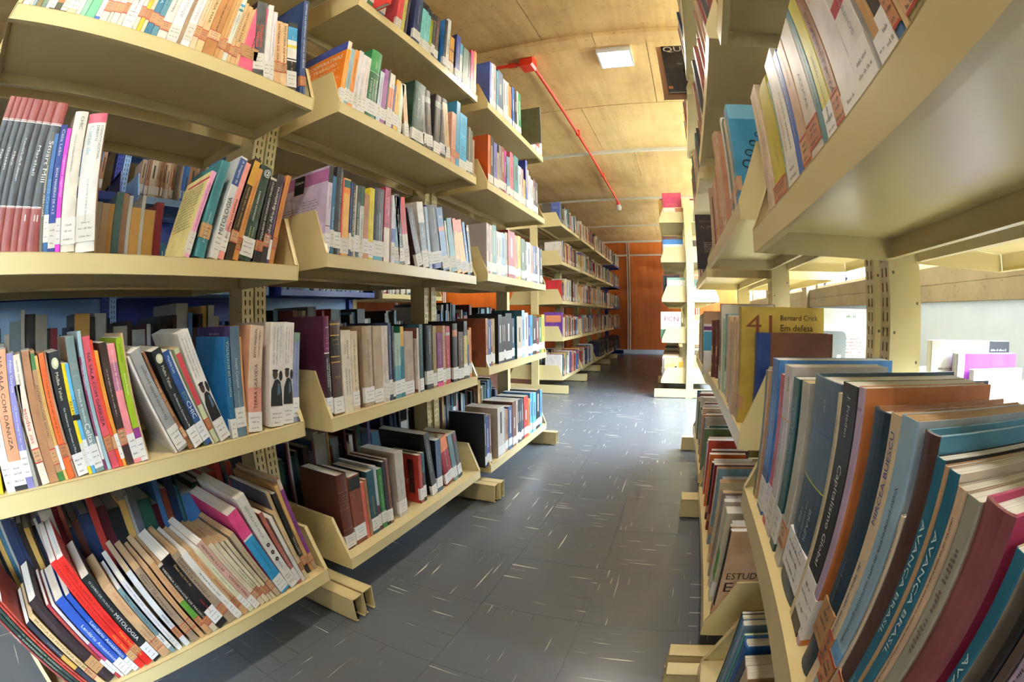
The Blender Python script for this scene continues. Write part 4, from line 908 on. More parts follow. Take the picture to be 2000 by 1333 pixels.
# back wall of varnished panels
mb = MB()
mb.box(X0 - .3, X1 + .3, Y1 + .03, Y1 + .2, 0, H)
wall_back = tag(build(mb, 'wall_back', DARK), kind='structure')
pitch = 1.52
xs = [-1.02 + pitch * k for k in range(-6, 3)]
xs = [X0] + [x for x in xs if X0 + .1 < x < X1 - .1] + [X1]
for a, b in zip(xs, xs[1:]):
    for z0, z1 in ((.08, 2.125), (2.155, H - .03)):
        s = MB()
        s.box(a + .035, b - .035, Y1, Y1 + .035, z0, z1)
        build(s, 'wood_panel', WOOD, wall_back, loc=(0, 0, 0))
    s = MB()
    s.box(a + .03, b - .03, Y1 - .012, Y1 + .03, 2.122, 2.158)
    build(s, 'rail', TRIM, wall_back)
for x in xs[1:-1]:
    s = MB()
    s.box(x - .012, x + .012, Y1 - .008, Y1 + .03, .0, H)
    build(s, 'mullion', WOOD, wall_back)
    for sgn in (-1, 1):
        s = MB()
        s.box(x + sgn * .024 - .009, x + sgn * .024 + .009, Y1 - .02, Y1 + .03, 0, H)
        build(s, 'trim_strip', TRIM, wall_back)
s = MB()
s.box(X0, X1, Y1 - .02, Y1 + .03, H - .045, H - .0)
tag(build(s, 'trim_1', TRIM), kind='structure')
s = MB()
s.box(X0, X1, Y1 - .022, Y1 + .03, 0, .075)
tag(build(s, 'baseboard_back', WHITEWALL), kind='structure')

# right wall: white lower wall, concrete beam, window band, lintel
ZB, ZS, ZT = .925, 1.095, 2.30
s = MB()
s.box(X1 + .02, X1 + .25, Y0, Y1 + .2, 0, ZB)
wall_right = tag(build(s, 'wall_right', WHITEWALL), kind='structure')
s = MB()
s.box(X1 - .02, X1 + .25, Y0, Y1 + .2, ZB, ZB + .082)
s.box(X1 - .016, X1 + .25, Y0, Y1 + .2, ZB + .084, ZS)
build(s, 'concrete_beam', CONCW, wall_right)
s = MB()
s.box(X1, X1 + .25, Y0, Y1 + .2, ZT, H)
build(s, 'lintel', CONCW, wall_right)
cols = [-3.35, -1.4, .55, 2.5, 4.45, 6.4, 8.35]
for y in cols:
    s = MB()
    s.box(X1 - .05, X1 + .25, y - .075, y + .075, 0, H)
    build(s, 'concrete_column', CONCW, wall_right)
FRAME = plain_mat('cream_window_frame', 'cfc8b4', .45)
LATCH = plain_mat('dark_latch', '2c2c30', .4, .6)
def window(name, x, ya, yb, z0, z1, axis='x', inward=-1):
    """two-light window with frame, panes and latches; axis 'x': wall faces x"""
    w = empty(name, (x, (ya + yb) / 2, z0) if axis == 'x' else ((ya + yb) / 2, x, z0))
    tag(w, kind='structure')
    L, Hh = yb - ya, z1 - z0
    def bx(m, u0, u1, d0, d1, a, b):
        if axis == 'x': m.box(d0, d1, u0, u1, a, b)
        else: m.box(u0, u1, d0, d1, a, b)
    m = MB()
    for u0, u1, a, b in ((-L / 2, L / 2, 0, .04), (-L / 2, L / 2, Hh - .04, Hh), (-L / 2, -L / 2 + .035, .04, Hh - .04), (L / 2 - .035, L / 2, .04, Hh - .04)):
        bx(m, u0, u1, -.025, .025, a, b)
    build(m, 'window_frame', FRAME, w)
    nn = max(2, int(round(L / .62)))
    for k in range(nn):
        u0 = -L / 2 + .035 + (L - .07) * k / nn
        u1 = -L / 2 + .035 + (L - .07) * (k + 1) / nn
        if k:
            m = MB()
            bx(m, u0 - .014, u0 + .014, -.02, .02, .04, Hh - .04)
            build(m, 'mullion', FRAME, w)
        m = MB()
        bx(m, u0 + .014, u1 - .014, -.002, .002, .04, Hh - .04)
        build(m, 'pane', GLASS, w)
        m = MB()
        uc = (u0 + u1) / 2
        bx(m, uc - .02, uc + .02, inward * .05, inward * .03, .042, .06)
        bx(m, uc - .006, uc + .006, inward * .06, inward * .045, .03, .085)
        build(m, 'latch', LATCH, w)
    return w
n = 1
yy = [Y0 + .1] + cols + [Y1 - .02]
for k, (a, b) in enumerate(zip(yy, yy[1:])):
    a2 = a + (.08 if k else 0)
    b2 = b - (.08 if k < len(yy) - 2 else 0)
    window('window_%d' % n, X1 + .10, a2, b2, ZS, ZT)
    n += 1
# unseen ground outside the windows, added to weaken the light reaching the ceiling
s = MB()
s.box(X1 + .26, X1 + 45, -40, 50, -.5, -.3)
tag(build(s, 'ground', plain_mat('outdoor_ground', 'b2b0a0', .95)), kind='structure')
# unseen pale wall beyond the windows, added to block low sky light
s = MB()
s.box(X1 + 5.5, X1 + 5.8, -30, 40, -.3, 4.2)
tag(build(s, 'wall_sky_block', plain_mat('pale_sky_block', 'bdbbae', .9)), kind='structure')
# left wall (far side of the room), plain
s = MB()
s.box(X0 - .25, X0, Y0, Y1 + .2, 0, H)
wall_left = tag(build(s, 'wall_left', WHITEWALL), kind='structure')
# wall behind the camera, plain
s = MB()
s.box(X0 - .25, X1 + .25, Y0 - .25, Y0, 0, H)
wall_front = tag(build(s, 'wall_front', WHITEWALL), kind='structure')

# ------------------------------------------------------------------ ceiling lamps, pipe, detector
def led_panel(x, y, label, power):
    r = empty('ceiling_light', (x, y, H - .034))
    tag(r, label, 'ceiling light', 'square ceiling lights')
    m = MB()
    m.box(-.107, .107, -.104, -.094, 0, .034); m.box(-.107, .107, .094, .104, 0, .034)
    m.box(-.107, -.097, -.094, .094, 0, .034); m.box(.097, .107, -.094, .094, 0, .034)
    m.box(-.097, .097, -.094, .094, .02, .034)
    build(m, 'housing', WPLAST, r)
    m = MB()
    m.box(-.097, .097, -.094, .094, .003, .008)
    build(m, 'diffuser', LED, r)
    l = area('lamp_light', (0, 0, -.004), (0, 0, 0), .19, .185, power, (1, .92, .79))
    l.parent = r
    return r
led_panel(-.23, 2.40, 'square white ceiling light beside the red pipe', 11)
led_panel(-.23, -.02, 'square white ceiling light straight above the viewer', 13)
led_panel(-.23, -2.45, 'square white ceiling light behind the viewer', 10)
led_panel(-1.95, .6, 'square white ceiling light over the aisle behind the left bookcases', 7)
led_panel(-1.95, 4.0, 'square white ceiling light over the far end of the left side aisle', 7)

def fluorescent(x, y, rot, label, power):
    lv = empty('fluorescent_light', (x, y, H - .09), (0, 0, R_(rot)))
    tag(lv, label, 'ceiling light', 'louvred ceiling lights')
    m = MB()
    m.box(-.08, .08, -.62, .62, .03, .09)
    m.box(-.085, -.075, -.62, .62, 0, .03); m.box(.075, .085, -.62, .62, 0, .03)
    build(m, 'housing', WPLAST, lv)
    m = MB()
    m.tube((0, -.6, .018), (0, .6, .018), .013)
    build(m, 'tube', LED, lv)
    for k in range(12):
        m = MB()
        m.box(-.075, .075, -.6 + k * .109 - .003, -.6 + k * .109 + .003, 0, .03)
        build(m, 'louvre_blade', WPLAST, lv)
    l = area('lamp_light', (0, 0, -.004), (0, 0, 0), .12, 1.1, power, (1, .98, .95))
    l.parent = lv
fluorescent(-4.18, 1.68, 3, 'long louvred ceiling light glimpsed behind the nearest left bookcase', 14)
fluorescent(-4.6, 8.7, 90, 'added unseen louvred light brightening the wooden back wall', 60)  # added lamp, out of view, to brighten the wooden back wall

pr = empty('red_pipe', (-.77, 2.30, H - .03))
tag(pr, 'red painted conduit pipe with junction box running along the concrete ceiling', 'pipe')
m = MB()
m.prism([(-.042, -.05), (.03, -.05), (.042, -.036), (.042, .03), (-.042, .03)], 'y', -.05, .042)
build(m, 'junction_box', REDP, pr)
m = MB()
m.tube((.02, .03, -.012), (.02, 3.6, -.012), .0115)
smooth(build(m, 'pipe_run', REDP, pr))
m = MB()
m.tube((-.04, -.01, -.01), (-.075, -.014, -.01), .012)
m.tube((-.075, -.014, -.01), (-.125, -.018, -.01), .019)
smooth(build(m, 'coupling', REDP, pr))
m = MB()
m.tube((-.12, -.018, -.01), (-.62, -.05, -.01), .0115)
smooth(build(m, 'branch_pipe', REDP, pr))
m = MB()
m.tube((.02, 3.59, -.012), (.035, 3.68, -.06), .0125)
m.tube((.035, 3.665, -.055), (.035, 3.69, -.075), .024)
smooth(build(m, 'end_elbow', REDP, pr))
for yk in (1.25, 2.5):
    m = MB()
    m.box(.003, .037, yk - .012, yk + .012, -.026, .03)
    build(m, 'clamp', REDP, pr)
def lathe(prof, k=24):
    m = MB()
    for (r0, z0), (r1, z1) in zip(prof, prof[1:]):
        for i in range(k):
            a, b = 2 * math.pi * i / k, 2 * math.pi * (i + 1) / k
            m.quad((r0 * math.cos(a), r0 * math.sin(a), z0), (r0 * math.cos(b), r0 * math.sin(b), z0), (r1 * math.cos(b), r1 * math.sin(b), z1), (r1 * math.cos(a), r1 * math.sin(a), z1))
    return m
dt = empty('smoke_detector', (-.735, 5.985, H - .185))
tag(dt, 'small white detector hanging from the end of the red pipe', 'detector')
smooth(build(lathe([(.0, 0), (.022, .002), (.036, .014), (.042, .036), (.04, .06), (.028, .08), (.018, .096), (0, .098)]), 'detector_body', WPLAST, dt))
smooth(build(lathe([(0.0, -.004), (.008, -.004), (.009, .004), (0, .004)], 12), 'sensor_tip', DARK, dt))

# ------------------------------------------------------------------ steel bookcases
UPH = 2.02
HOLE = plain_mat('bolt_hole', '6e6648', .7)
def upright_mesh(mt):
    m = MB()
    wx, wy = .075, .042
    xh, yh = wx / 2, wy / 2
    P = .025
    nz = int(UPH / P)
    ys_ = [-yh, -.0105, -.0065, .0065, .0105, yh]
    for sx in (-1, 1):
        x = sx * xh
        for k in range(nz + 1):
            z0 = k * P
            z1 = min(UPH, z0 + P)
            zz = [z0, z0 + .005, z0 + .020, z1] if k < nz else [z0, z1]
            for zi in range(len(zz) - 1):
                for yi in range(5):
                    if len(zz) > 2 and zi == 1 and yi in (1, 3):
                        continue
                    m.quad((x, ys_[yi], zz[zi]), (x, ys_[yi + 1], zz[zi]), (x, ys_[yi + 1], zz[zi + 1]), (x, ys_[yi], zz[zi + 1]))
    for sy in (-1, 1):
        y = sy * yh
        m.quad((-xh, y, 0), (xh, y, 0), (xh, y, UPH), (-xh, y, UPH))
        for k in range(1, 39):
            z = k * .05 + .012
            c = [( (.028 if k % 2 else -.028) + .003 * math.cos(a * math.pi / 4), y + sy * .0004, z + .003 * math.sin(a * math.pi / 4)) for a in range(8)]
            m.poly(c, 2)
    m.quad((-xh, -yh, UPH), (xh, -yh, UPH), (xh, yh, UPH), (-xh, yh, UPH))
    # near-black inner box: shade of the hollow behind the slots, put into its colour
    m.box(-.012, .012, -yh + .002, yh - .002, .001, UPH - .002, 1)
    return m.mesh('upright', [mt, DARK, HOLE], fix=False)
def foot_mesh(mt):
    m = MB()
    a, t, h = .365, .003, .088
    for sy in (-1, 1):
        y0 = sy * .0215
        m.box(-a, a, min(y0, y0 - sy * t), max(y0, y0 - sy * t), .006, h)
    m.box(-a, a, -.0215, .0215, h - t, h)
    m.box(-a, a, -.0215, -.012, .006, .006 + t)
    m.box(-a, a, .012, .0215, .006, .006 + t)
    m.box(-a + .03, a - .03, -.018, .018, .012, h - .004, 1)
    for sx in (-1, 1):
        m.box(sx * (a - .05) - .015, sx * (a - .05) + .015, -.015, .015, 0, .008, 1)
    return m.mesh('foot', [mt, DARK])
SHD, XF = .27, .30
LIP = .035
_sm = {}
def shelf_mesh(L, s, mt):
    k = ('s', round(L, 4), s, mt.name)
    if k not in _sm:
        m = MB()
        a, b = XF, XF - SHD
        def bx(u0, u1, z0, z1):
            m.box(min(s * u0, s * u1), max(s * u0, s * u1), -L / 2 + .003, L / 2 - .003, z0, z1)
        bx(b, a, LIP - .0016, LIP)
        bx(a - .0016, a, 0, LIP)
        bx(a - .013, a - .0016, 0, .0016)
        bx(b, b + .0016, 0, LIP)
        bx(b + .0016, b + .012, 0, .0016)
        _sm[k] = m.mesh('shelf', mt)
    return _sm[k]
def bracket_mesh(s, e, mt):
    k = ('b', s, e, mt.name)
    if k not in _sm:
        m = MB()
        hgt = .158
        pts = [(XF, 0), (XF, LIP + .002), (XF - .052, hgt), (XF - SHD - .004, hgt), (XF - SHD - .004, -.004), (XF - .02, -.001)]
        pts = [(s * x, z) for x, z in pts]
        y0, y1 = (-.002, .0) if e < 0 else (0, .002)
        m.prism(pts, 'y', y0, y1)
        # folded flanges along the sloping front edge and the top
        f = -.009 * e
        def fl(p, q):
            m.quad((s * p[0], 0, p[1]), (s * q[0], 0, q[1]), (s * q[0], f, q[1]), (s * p[0], f, p[1]))
        fl((XF - .001, LIP + .002), (XF - .053, hgt - .001))
        fl((XF - .053, hgt - .001), (XF - SHD, hgt - .001))
        _sm[k] = m.mesh('end_bracket', mt)
    return _sm[k]
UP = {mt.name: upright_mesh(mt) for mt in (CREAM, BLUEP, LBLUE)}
FT = {mt.name: foot_mesh(mt) for mt in (CREAM, BLUEP, LBLUE)}
def bookcase(s, xf, y0, y1, levels, label, group, mt=CREAM, far_levels=None, uprights=(1, 1)):
    xc = xf - s * XF
    L = y1 - y0
    r = empty('bookcase', (xc, (y0 + y1) / 2, 0))
    tag(r, label, 'bookcase', group)
    for e in (-1, 1):
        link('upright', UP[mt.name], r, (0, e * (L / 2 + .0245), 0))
        link('foot', FT[mt.name], r, (0, e * (L / 2 + .0245), 0))
    for side, lv in ((s, levels), (-s, levels if far_levels is None else far_levels)):
        for z in lv:
            o = link('shelf', shelf_mesh(L, side, mt), r, (0, 0, z))
            for e in (-1, 1):
                link('end_bracket', bracket_mesh(side, e, mt), o, (0, e * (L / 2 - .0015), 0))
    return r
BAY = {'L1': (1, -.8048, -.20, .689, [.138, .557, .927, 1.370, 1.80]),
       'L2': (1, -.807, .787, 1.660, [.122, .544, .967, 1.404, 1.822]),
       'L3': (1, -.797, 1.753, 2.623, [.113, .572, .988, 1.410, 1.834]),
       'R1': (-1, .133, -.20, .695, [.11, .5215, .9328, 1.3228, 1.75]),
       'R2': (-1, .133, .811, 1.70, [.12, .5847, 1.0116, 1.4241, 1.83]),
       'R3': (-1, .133, 1.79, 2.665, [.13, .56, .987, 1.40, 1.81])}
LBL = {'L1': 'cream steel bookcase nearest the viewer on the left of the aisle',
       'L2': 'cream steel bookcase in the middle of the near left row',
       'L3': 'cream steel bookcase at the far end of the near left row, before the cross aisle',
       'R1': 'cream steel bookcase nearest the viewer on the right of the aisle',
       'R2': 'cream steel bookcase second along the right of the aisle',
       'R3': 'cream steel bookcase third along the right, before the cross aisle'}
for k, (s, xf, a, b, lv) in BAY.items():
    bookcase(s, xf, a, b, lv, LBL[k], 'cream bookcases lining the aisle')
RSHADE = [(-1, .30, -1.75, -.862, [.13, .55, .96, 1.37, 1.79])]  # unseen bookcase behind the viewer, added to shade the window light
for k, q in enumerate(RSHADE):
    bookcase(*q, 'added unseen cream steel bookcase behind the viewer, shading the window light', 'cream bookcases lining the aisle')
DL = [.141, .558, .951, 1.369, 1.789]
FL = [.1456, .5556, .9656, 1.3685, 1.7797]
ORD = ['first', 'second', 'third', 'fourth', 'fifth']
DROW, FROW, BROW = [], [], []
for k in range(5):
    a = 4.483 + .985 * k
    bookcase(1, -1.18, a, a + .888, DL, '%s bookcase of the far left row beyond the cross aisle, %s' % (ORD[k], 'painted blue' if k == 4 else 'cream steel'), 'bookcases beyond the cross aisle', BLUEP if k == 4 else CREAM)
    DROW.append((1, -1.18, a, a + .888, DL))
    a = 4.49 + .985 * k
    bookcase(-1, -.137, a, a + .888, FL, '%s cream bookcase of the far right row beyond the cross aisle' % ORD[k], 'bookcases beyond the cross aisle')
    FROW.append((-1, -.137, a, a + .888, FL))
for k in range(4):
    a = -.35 + .985 * k
    mt = [BLUEP, LBLUE, BLUEP, CREAM][k]
    bc = bookcase(1, -2.05, a, a + .888, [.14, .56, .98, 1.40, 1.80], '%s of the row behind the near left bookcases' % ['nearest dark blue bookcase', 'pale blue bookcase', 'second dark blue bookcase', 'cream bookcase'][k], 'bookcases behind the left row', mt)
    if k < 3:
        m = MB()
        m.box(-.004, .004, -.444, .444, .1, 1.39)
        build(m, 'back_panel', LBLUE if k != 1 else BLUEP, bc)
    BROW.append((1, -2.05, a, a + .888, [.14, .56, .98, 1.40, 1.80]))

# ------------------------------------------------------------------ lettering
FONTS = {}
def prepare_texts(strings):
    tmp = []
    for s in strings:
        cu = bpy.data.curves.new('lettering', 'FONT')
        cu.body = s
        cu.size = 1.0
        cu.resolution_u = 2
        o = bpy.data.objects.new('lettering', cu)
        C.objects.link(o)
        tmp.append((s, o, cu))
    bpy.context.view_layer.update()
    dg = bpy.context.evaluated_depsgraph_get()
    for s, o, cu in tmp:
        me = bpy.data.meshes.new_from_object(o.evaluated_get(dg))
        vs = [tuple(v.co) for v in me.vertices]
        fs = [tuple(p.vertices) for p in me.polygons]
        if vs:
            x0, x1 = min(v[0] for v in vs), max(v[0] for v in vs)
            y0, y1 = min(v[1] for v in vs), max(v[1] for v in vs)
            FONTS[s] = ([((v[0] - (x0 + x1) / 2), (v[1] - (y0 + y1) / 2)) for v in vs], fs, x1 - x0, max(y1 - y0, .3))
        bpy.data.meshes.remove(me)
    for s, o, cu in tmp:
        bpy.data.objects.remove(o)
        bpy.data.curves.remove(cu)

def put2d(m, pts, faces, org, ex, ey, mi):
    n = len(m.v)
    for a, b in pts:
        m.v.append((org[0] + ex[0] * a + ey[0] * b, org[1] + ex[1] * a + ey[1] * b, org[2] + ex[2] * a + ey[2] * b))
    for f in faces:
        m.f.append(tuple(n + i for i in f))
        m.m.append(mi)
def lettering(m, s, org, ex, ey, length, height, mi):
    pts, fs, w, h = FONTS[s]
    k = min(length / w, height / h)
    kx = min(length / w, k * 1.7)
    put2d(m, [(a * kx, b * k) for a, b in pts], fs, org, ex, ey, mi)
def scribble(m, org, ex, ey, length, height, mi, rnd, lines=1):
    """rows of tiny strokes: print too small to read"""
    lh = height / lines
    for r in range(lines):
        cy = height / 2 - lh * (r + .5)
        ch = min(lh * .62, .004) if lines > 1 else lh * .8
        x = -length / 2
        end = length / 2 * (rnd.uniform(.6, 1) if lines > 1 else 1)
        while x < end:
            wl = rnd.randint(3, 8)
            for _ in range(wl):
                if x > end: break
                cw = ch * rnd.uniform(.22, .34)
                hh = ch * rnd.choice([.62, .62, .95])
                put2d(m, [(x, cy - ch / 2), (x + cw, cy - ch / 2), (x + cw, cy - ch / 2 + hh), (x, cy - ch / 2 + hh)], [(0, 1, 2, 3)], org, ex, ey, mi)
                x += ch * rnd.uniform(.5, .62)
            x += ch * .6

# ------------------------------------------------------------------ books
def lum(hx):
    return .3 * int(hx[0:2], 16) + .59 * int(hx[2:4], 16) + .11 * int(hx[4:6], 16)
def cover_mesh(t, h, w, col, hard, side, bands, bw, bwx):
    """three-sided cover: back board, spine (cut at the colour bands), front board"""
    mats = []
    def mi(hx):
        mt = cover_mat(hx, .46 if hard else .40)
        if mt not in mats: mats.append(mt)
        return mats.index(mt)
    m = MB()
    c = .0026 if hard else .0007
    c = min(c, t * .22)
    hy = t / 2
    if hard:
        bl = min(.005, t * .16)
        arc = [(-bl + bl * math.cos(a), hy * math.sin(a) / math.sin(1.25)) for a in [-1.25 + 2.5 * i / 6 for i in range(7)]]
        arc[0] = (arc[0][0], -hy); arc[-1] = (arc[-1][0], hy)
    else:
        e = min(.0012, t * .2)
        arc = [(-e, -hy), (0, -hy + e), (0, hy - e), (-e, hy)]
    sw = .028 if bwx else None
    outer = [(-w, -hy)] + ([(-sw, -hy)] if sw else []) + arc + ([(-sw, hy)] if sw else []) + [(-w, hy)]
    def inn(p):
        x, y = p
        s = (hy - c) / hy
        return (x if x <= -w + 1e-6 else min(x - c, -c), y * s)
    inner = [inn(p) for p in outer]
    zs = {0.0, 1.0}
    for z0, z1, _ in bands + bw:
        zs.add(max(0, z0)); zs.add(min(1, z1))
    zs = sorted(zs)
    base, sd = mi(col), mi(side)
    k = len(outer)
    first = 2 if sw else 1
    last = k - 1 - first
    for z0, z1 in zip(zs, zs[1:]):
        zc = (z0 + z1) / 2
        sm, wm = base, sd
        for a, b, hx in bands:
            if a <= zc <= b: sm = mi(hx)
        for a, b, hx in bw:
            if a <= zc <= b: wm = mi(hx)
        for i in range(k - 1):
            isp = first <= i < last
            mm = sm if isp else wm
            if sw and i in (1, k - 3): mm = base
            a, b = outer[i], outer[i + 1]
            m.quad((a[0], a[1], z0 * h), (b[0], b[1], z0 * h), (b[0], b[1], z1 * h), (a[0], a[1], z1 * h), mm)
            a, b = inner[i], inner[i + 1]
            m.quad((b[0], b[1], z0 * h), (a[0], a[1], z0 * h), (a[0], a[1], z1 * h), (b[0], b[1], z1 * h), mm)
    for i in range(k - 1):
        isp = first <= i < last
        tm = base if isp else sd
        for z in (0, h):
            a, b, p, q = outer[i], outer[i + 1], inner[i + 1], inner[i]
            f = [(a[0], a[1], z), (b[0], b[1], z), (p[0], p[1], z), (q[0], q[1], z)]
            m.quad(*(f if z else f[::-1]), tm)
    for i in (0, k - 1):
        a, q = outer[i], inner[i]
        m.quad((a[0], a[1], 0), (q[0], q[1], 0), (q[0], q[1], h), (a[0], a[1], h), sd)
    return m.mesh('cover', mats, fix=False), c
def page_mesh(t, h, w, c, hard, hx, rnd):
    m = MB()
    ov = .0035 if hard else .0006
    y = t / 2 - c - .0001
    m.box(-w + ov, -c - .0006, -y, y, ov * .8, h - ov)
    return m.mesh('pages', paper_mat(hx))
STK = {'w': ('eceae6', .012, .056, .010), 'W': ('e9e7e4', .001, .042, .012), 't': ('c08258', .030, .058, .010), 't0': ('c69a68', .04, .072, .010), 'r': ('d9b48c', .045, .075, .0), 'r0': ('b88a5c', .035, .07, .0)}
def book(bay, lv, y, t, h, w, lean, sb, col, stk, opt, label, group, rnd, z=None, x=None, name='book'):
    if bay:
        s, xf, y0, y1, levels = BAY[bay]
        x = xf - s * sb
        z = levels[lv - 1] + LIP
    else:
        s = opt.get('s', 1)
    a = R_(lean)
    r = empty(name, (x, y, z + t / 2 * abs(math.sin(a)) + .0004), (-a * s, 0, (0 if s > 0 else math.pi) + R_(opt.get('rz', 0))))
    tag(r, label, 'book', group)
    hard = opt.get('hard', 0)
    side = opt.get('side', col)
    me, c = cover_mesh(t, h, w, col, hard, side, opt.get('b', []), opt.get('bw', []), opt.get('bwx', 0))
    link('cover', me, r)
    L = lum(col)
    paper = rnd.choice(['e6e0d2', 'ddd2ba', 'c9b292']) if (L > 120 and stk in 'tr0') else rnd.choice(['eae8e2', 'e6e2da', 'dcd6c8'])
    if stk == 't' and 110 < L < 215: paper = rnd.choice(['c2a27c', 'cdb08a', 'b8946c'])
    link('pages', page_mesh(t, h, w, c, hard, paper, rnd), r)
    # call-number label
    if stk in STK:
        hx, z0, z1, wr = STK[stk]
        dz = rnd.uniform(-.007, .009) if stk in ('w', 't') else 0
        z0, z1 = z0 + dz, z1 + dz + rnd.uniform(-.004, .004)
        if stk == 't': hx = rnd.choice(['c08258', 'b8774c', 'c9966a', 'bd8a66', 'd0a27a'])
        if stk == 'w': hx = rnd.choice(['eceae6', 'e6e4e0', 'e9e8ea', 'dedad2'])
        m = MB()
        e = .00035
        wr = wr if wr else .0012
        m.box(-wr, e, -t / 2 - e, t / 2 + e, z0, z1, 0)
        xo = e + .0002
        if stk in ('t', 'r'):
            for zz in (z0, z1 - .0022):
                m.quad((xo, -t / 2, zz), (xo, t / 2, zz), (xo, t / 2, zz + .0022), (xo, -t / 2, zz + .0022), 1)
        tw = t * .8
        if tw > .006:
            for zz in ((z0 + (z1 - z0) * .72), (z0 + (z1 - z0) * .5), (z0 + (z1 - z0) * .2)):
                scribble(m, (xo, 0, zz), (0, 1, 0), (0, 0, 1), tw * rnd.uniform(.5, .95), min(.0042, tw * .3), 2, rnd)
        build(m, 'call_number_label', [ink_mat(hx), ink_mat('b84038'), ink_mat('5a544e')], r, fix=False)
    # lettering on the spine
    texts = opt.get('t')
    inks = []
    def ink(hx):
        if hx not in inks: inks.append(hx)
        return inks.index(hx)
    if texts is None and t > .0065 and rnd.random() < .85:
        texts = [('~', ('2c2824' if L > 105 else 'dcd8d0') if rnd.random() < .75 else ('8a3a30' if L > 105 else 'd8b860'), rnd.choice('dduu'), rnd.uniform(.3, .42), rnd.uniform(.72, .94), rnd.uniform(.16, .26), 0)]
        if rnd.random() < .4: texts.append(('~', texts[0][1], texts[0][2], .24, .3, .16, 0))
    xs = .0005
    for tx, hx, d, z0, z1, hf, off in (texts or []):
        ex, ey = {'h': ((0, 1, 0), (0, 0, 1)), 'd': ((0, 0, -1), (0, 1, 0)), 'u': ((0, 0, 1), (0, -1, 0))}[d]
        org = (xs, off * t, (z0 + z1) / 2 * h)
        m = MB()
        if tx == '~':
            if d == 'h': scribble(m, org, ex, ey, hf * t, (z1 - z0) * h, 0, rnd, max(1, int((z1 - z0) * h / .009)))
            else: scribble(m, org, ex, ey, (z1 - z0) * h, min(hf * t, .006), 0, rnd)
        elif d == 'h':
            lettering(m, tx, org, ex, ey, max(hf * t, t * .55), (z1 - z0) * h, 0)
        else:
            lettering(m, tx, org, ex, ey, (z1 - z0) * h, hf * t, 0)
        build(m, 'spine_title', ink_mat(hx), r, fix=False)
    # printed pictures on the spine
    if opt.get('moon') or opt.get('fig') or opt.get('dots'):
        m = MB()
        def disc(cy, cz, ry, rz, mi, x=.0006, k=20, p=0.0):
            m.poly([(x, cy + ry * math.cos(2 * math.pi * i / k + p), cz + rz * math.sin(2 * math.pi * i / k + p)) for i in range(k)], mi)
        if opt.get('moon'):
            disc(0, h * .91, t * .34, t * .40, 0)
            disc(t * .05, h * .915, t * .2, t * .24, 1, .0008)
        if opt.get('dots'):
            for zf in (.5, .42, .34):
                disc(0, h * zf, t * .2, t * .2, 2)
                disc(0, h * zf, t * .06, t * .06, 3, .0008)
        if opt.get('fig'):
            m.poly([(.0006, -t * .47, h * .2), (.0006, t * .45, h * .2), (.0006, t * .42, h * .33), (.0006, t * .30, h * .43), (.0006, t * .1, h * .46), (.0006, -t * .15, h * .45), (.0006, -t * .42, h * .36)], 2)
            disc(-t * .12, h * .505, t * .2, h * .048, 4, .0007)
            disc(-t * .12, h * .54, t * .24, h * .012, 2, .0009)
            disc(t * .32, h * .49, t * .14, h * .05, 2, .0007)
            m.poly([(.0008, t * .05, h * .30), (.0008, t * .3, h * .32), (.0008, t * .26, h * .41), (.0008, t * .08, h * .42)], 5)
        build(m, 'spine_picture', [ink_mat('cfcfae'), ink_mat('e9e6cc'), ink_mat('1d1c1c'), ink_mat('c8c8c4'), ink_mat('4a3a34'), ink_mat('54708a')], r, fix=False)
    # print on the board that faces the viewer
    if opt.get('ft'):
        if s > 0: sg, ex, ox = -1, (1, 0, 0), -w
        else: sg, ex, ox = 1, (-1, 0, 0), 0
        for tx, hx, u0, v, ww, hh in opt['ft']:
            m = MB()
            yy = sg * (t / 2 + (.0004 if tx == '_' else .0007))
            org = (ox + ex[0] * (u0 + ww / 2) * w, yy, (v - hh / 2) * h)
            if tx == '_':
                a, b = ww * w / 2, hh * h / 2
                put2d(m, [(-a, -b), (a, -b), (a, b), (-a, b)], [(0, 1, 2, 3)], org, ex, (0, 0, 1), 0)
                nm = 'cover_panel'
            elif tx == '~':
                scribble(m, org, ex, (0, 0, 1), ww * w, hh * h, 0, rnd, max(1, int(hh * h / .0072)))
                nm = 'cover_print'
            else:
                lettering(m, tx, org, ex, (0, 0, 1), ww * w, hh * h, 0)
                nm = 'cover_title'
            build(m, nm, ink_mat(hx), r, fix=False)
    return r

CN = [('white', 'eeeeea'), ('off-white', 'dcd6c8'), ('cream', 'e4d6b4'), ('tan', 'cda578'), ('beige', 'd8c0a0'), ('brown', '8a5a3c'), ('dark brown', '40281e'), ('maroon', '7a2c38'), ('red', 'cc2c28'),
      ('pink', 'e47c98'), ('orange', 'e0803a'), ('yellow', 'e4c82c'), ('mustard', 'c8a040'), ('lime green', '98b828'), ('green', '3c8a4c'), ('dark green', '24483a'), ('mint green', 'a0d4b4'), ('teal', '2c7484'), ('pale blue', 'a8c4d4'),
      ('sky blue', '4cacdc'), ('blue', '3458a8'), ('navy', '24305a'), ('slate blue', '5c7890'), ('lavender', '9490c4'), ('purple', '7c3c84'), ('magenta', 'd040c0'), ('grey', '9a9a98'), ('light grey', 'c8c6c4'), ('dark grey', '505056'), ('black', '1e1e20'), ('coral', 'e08874')]
CN = [(n, tuple(int(h[i:i + 2], 16) for i in (0, 2, 4))) for n, h in CN]
def colour_name(hx):
    c = tuple(int(hx[i:i + 2], 16) for i in (0, 2, 4))
    return min(CN, key=lambda q: 3 * (q[1][0] - c[0]) ** 2 + 4 * (q[1][1] - c[1]) ** 2 + 2 * (q[1][2] - c[2]) ** 2)[0]
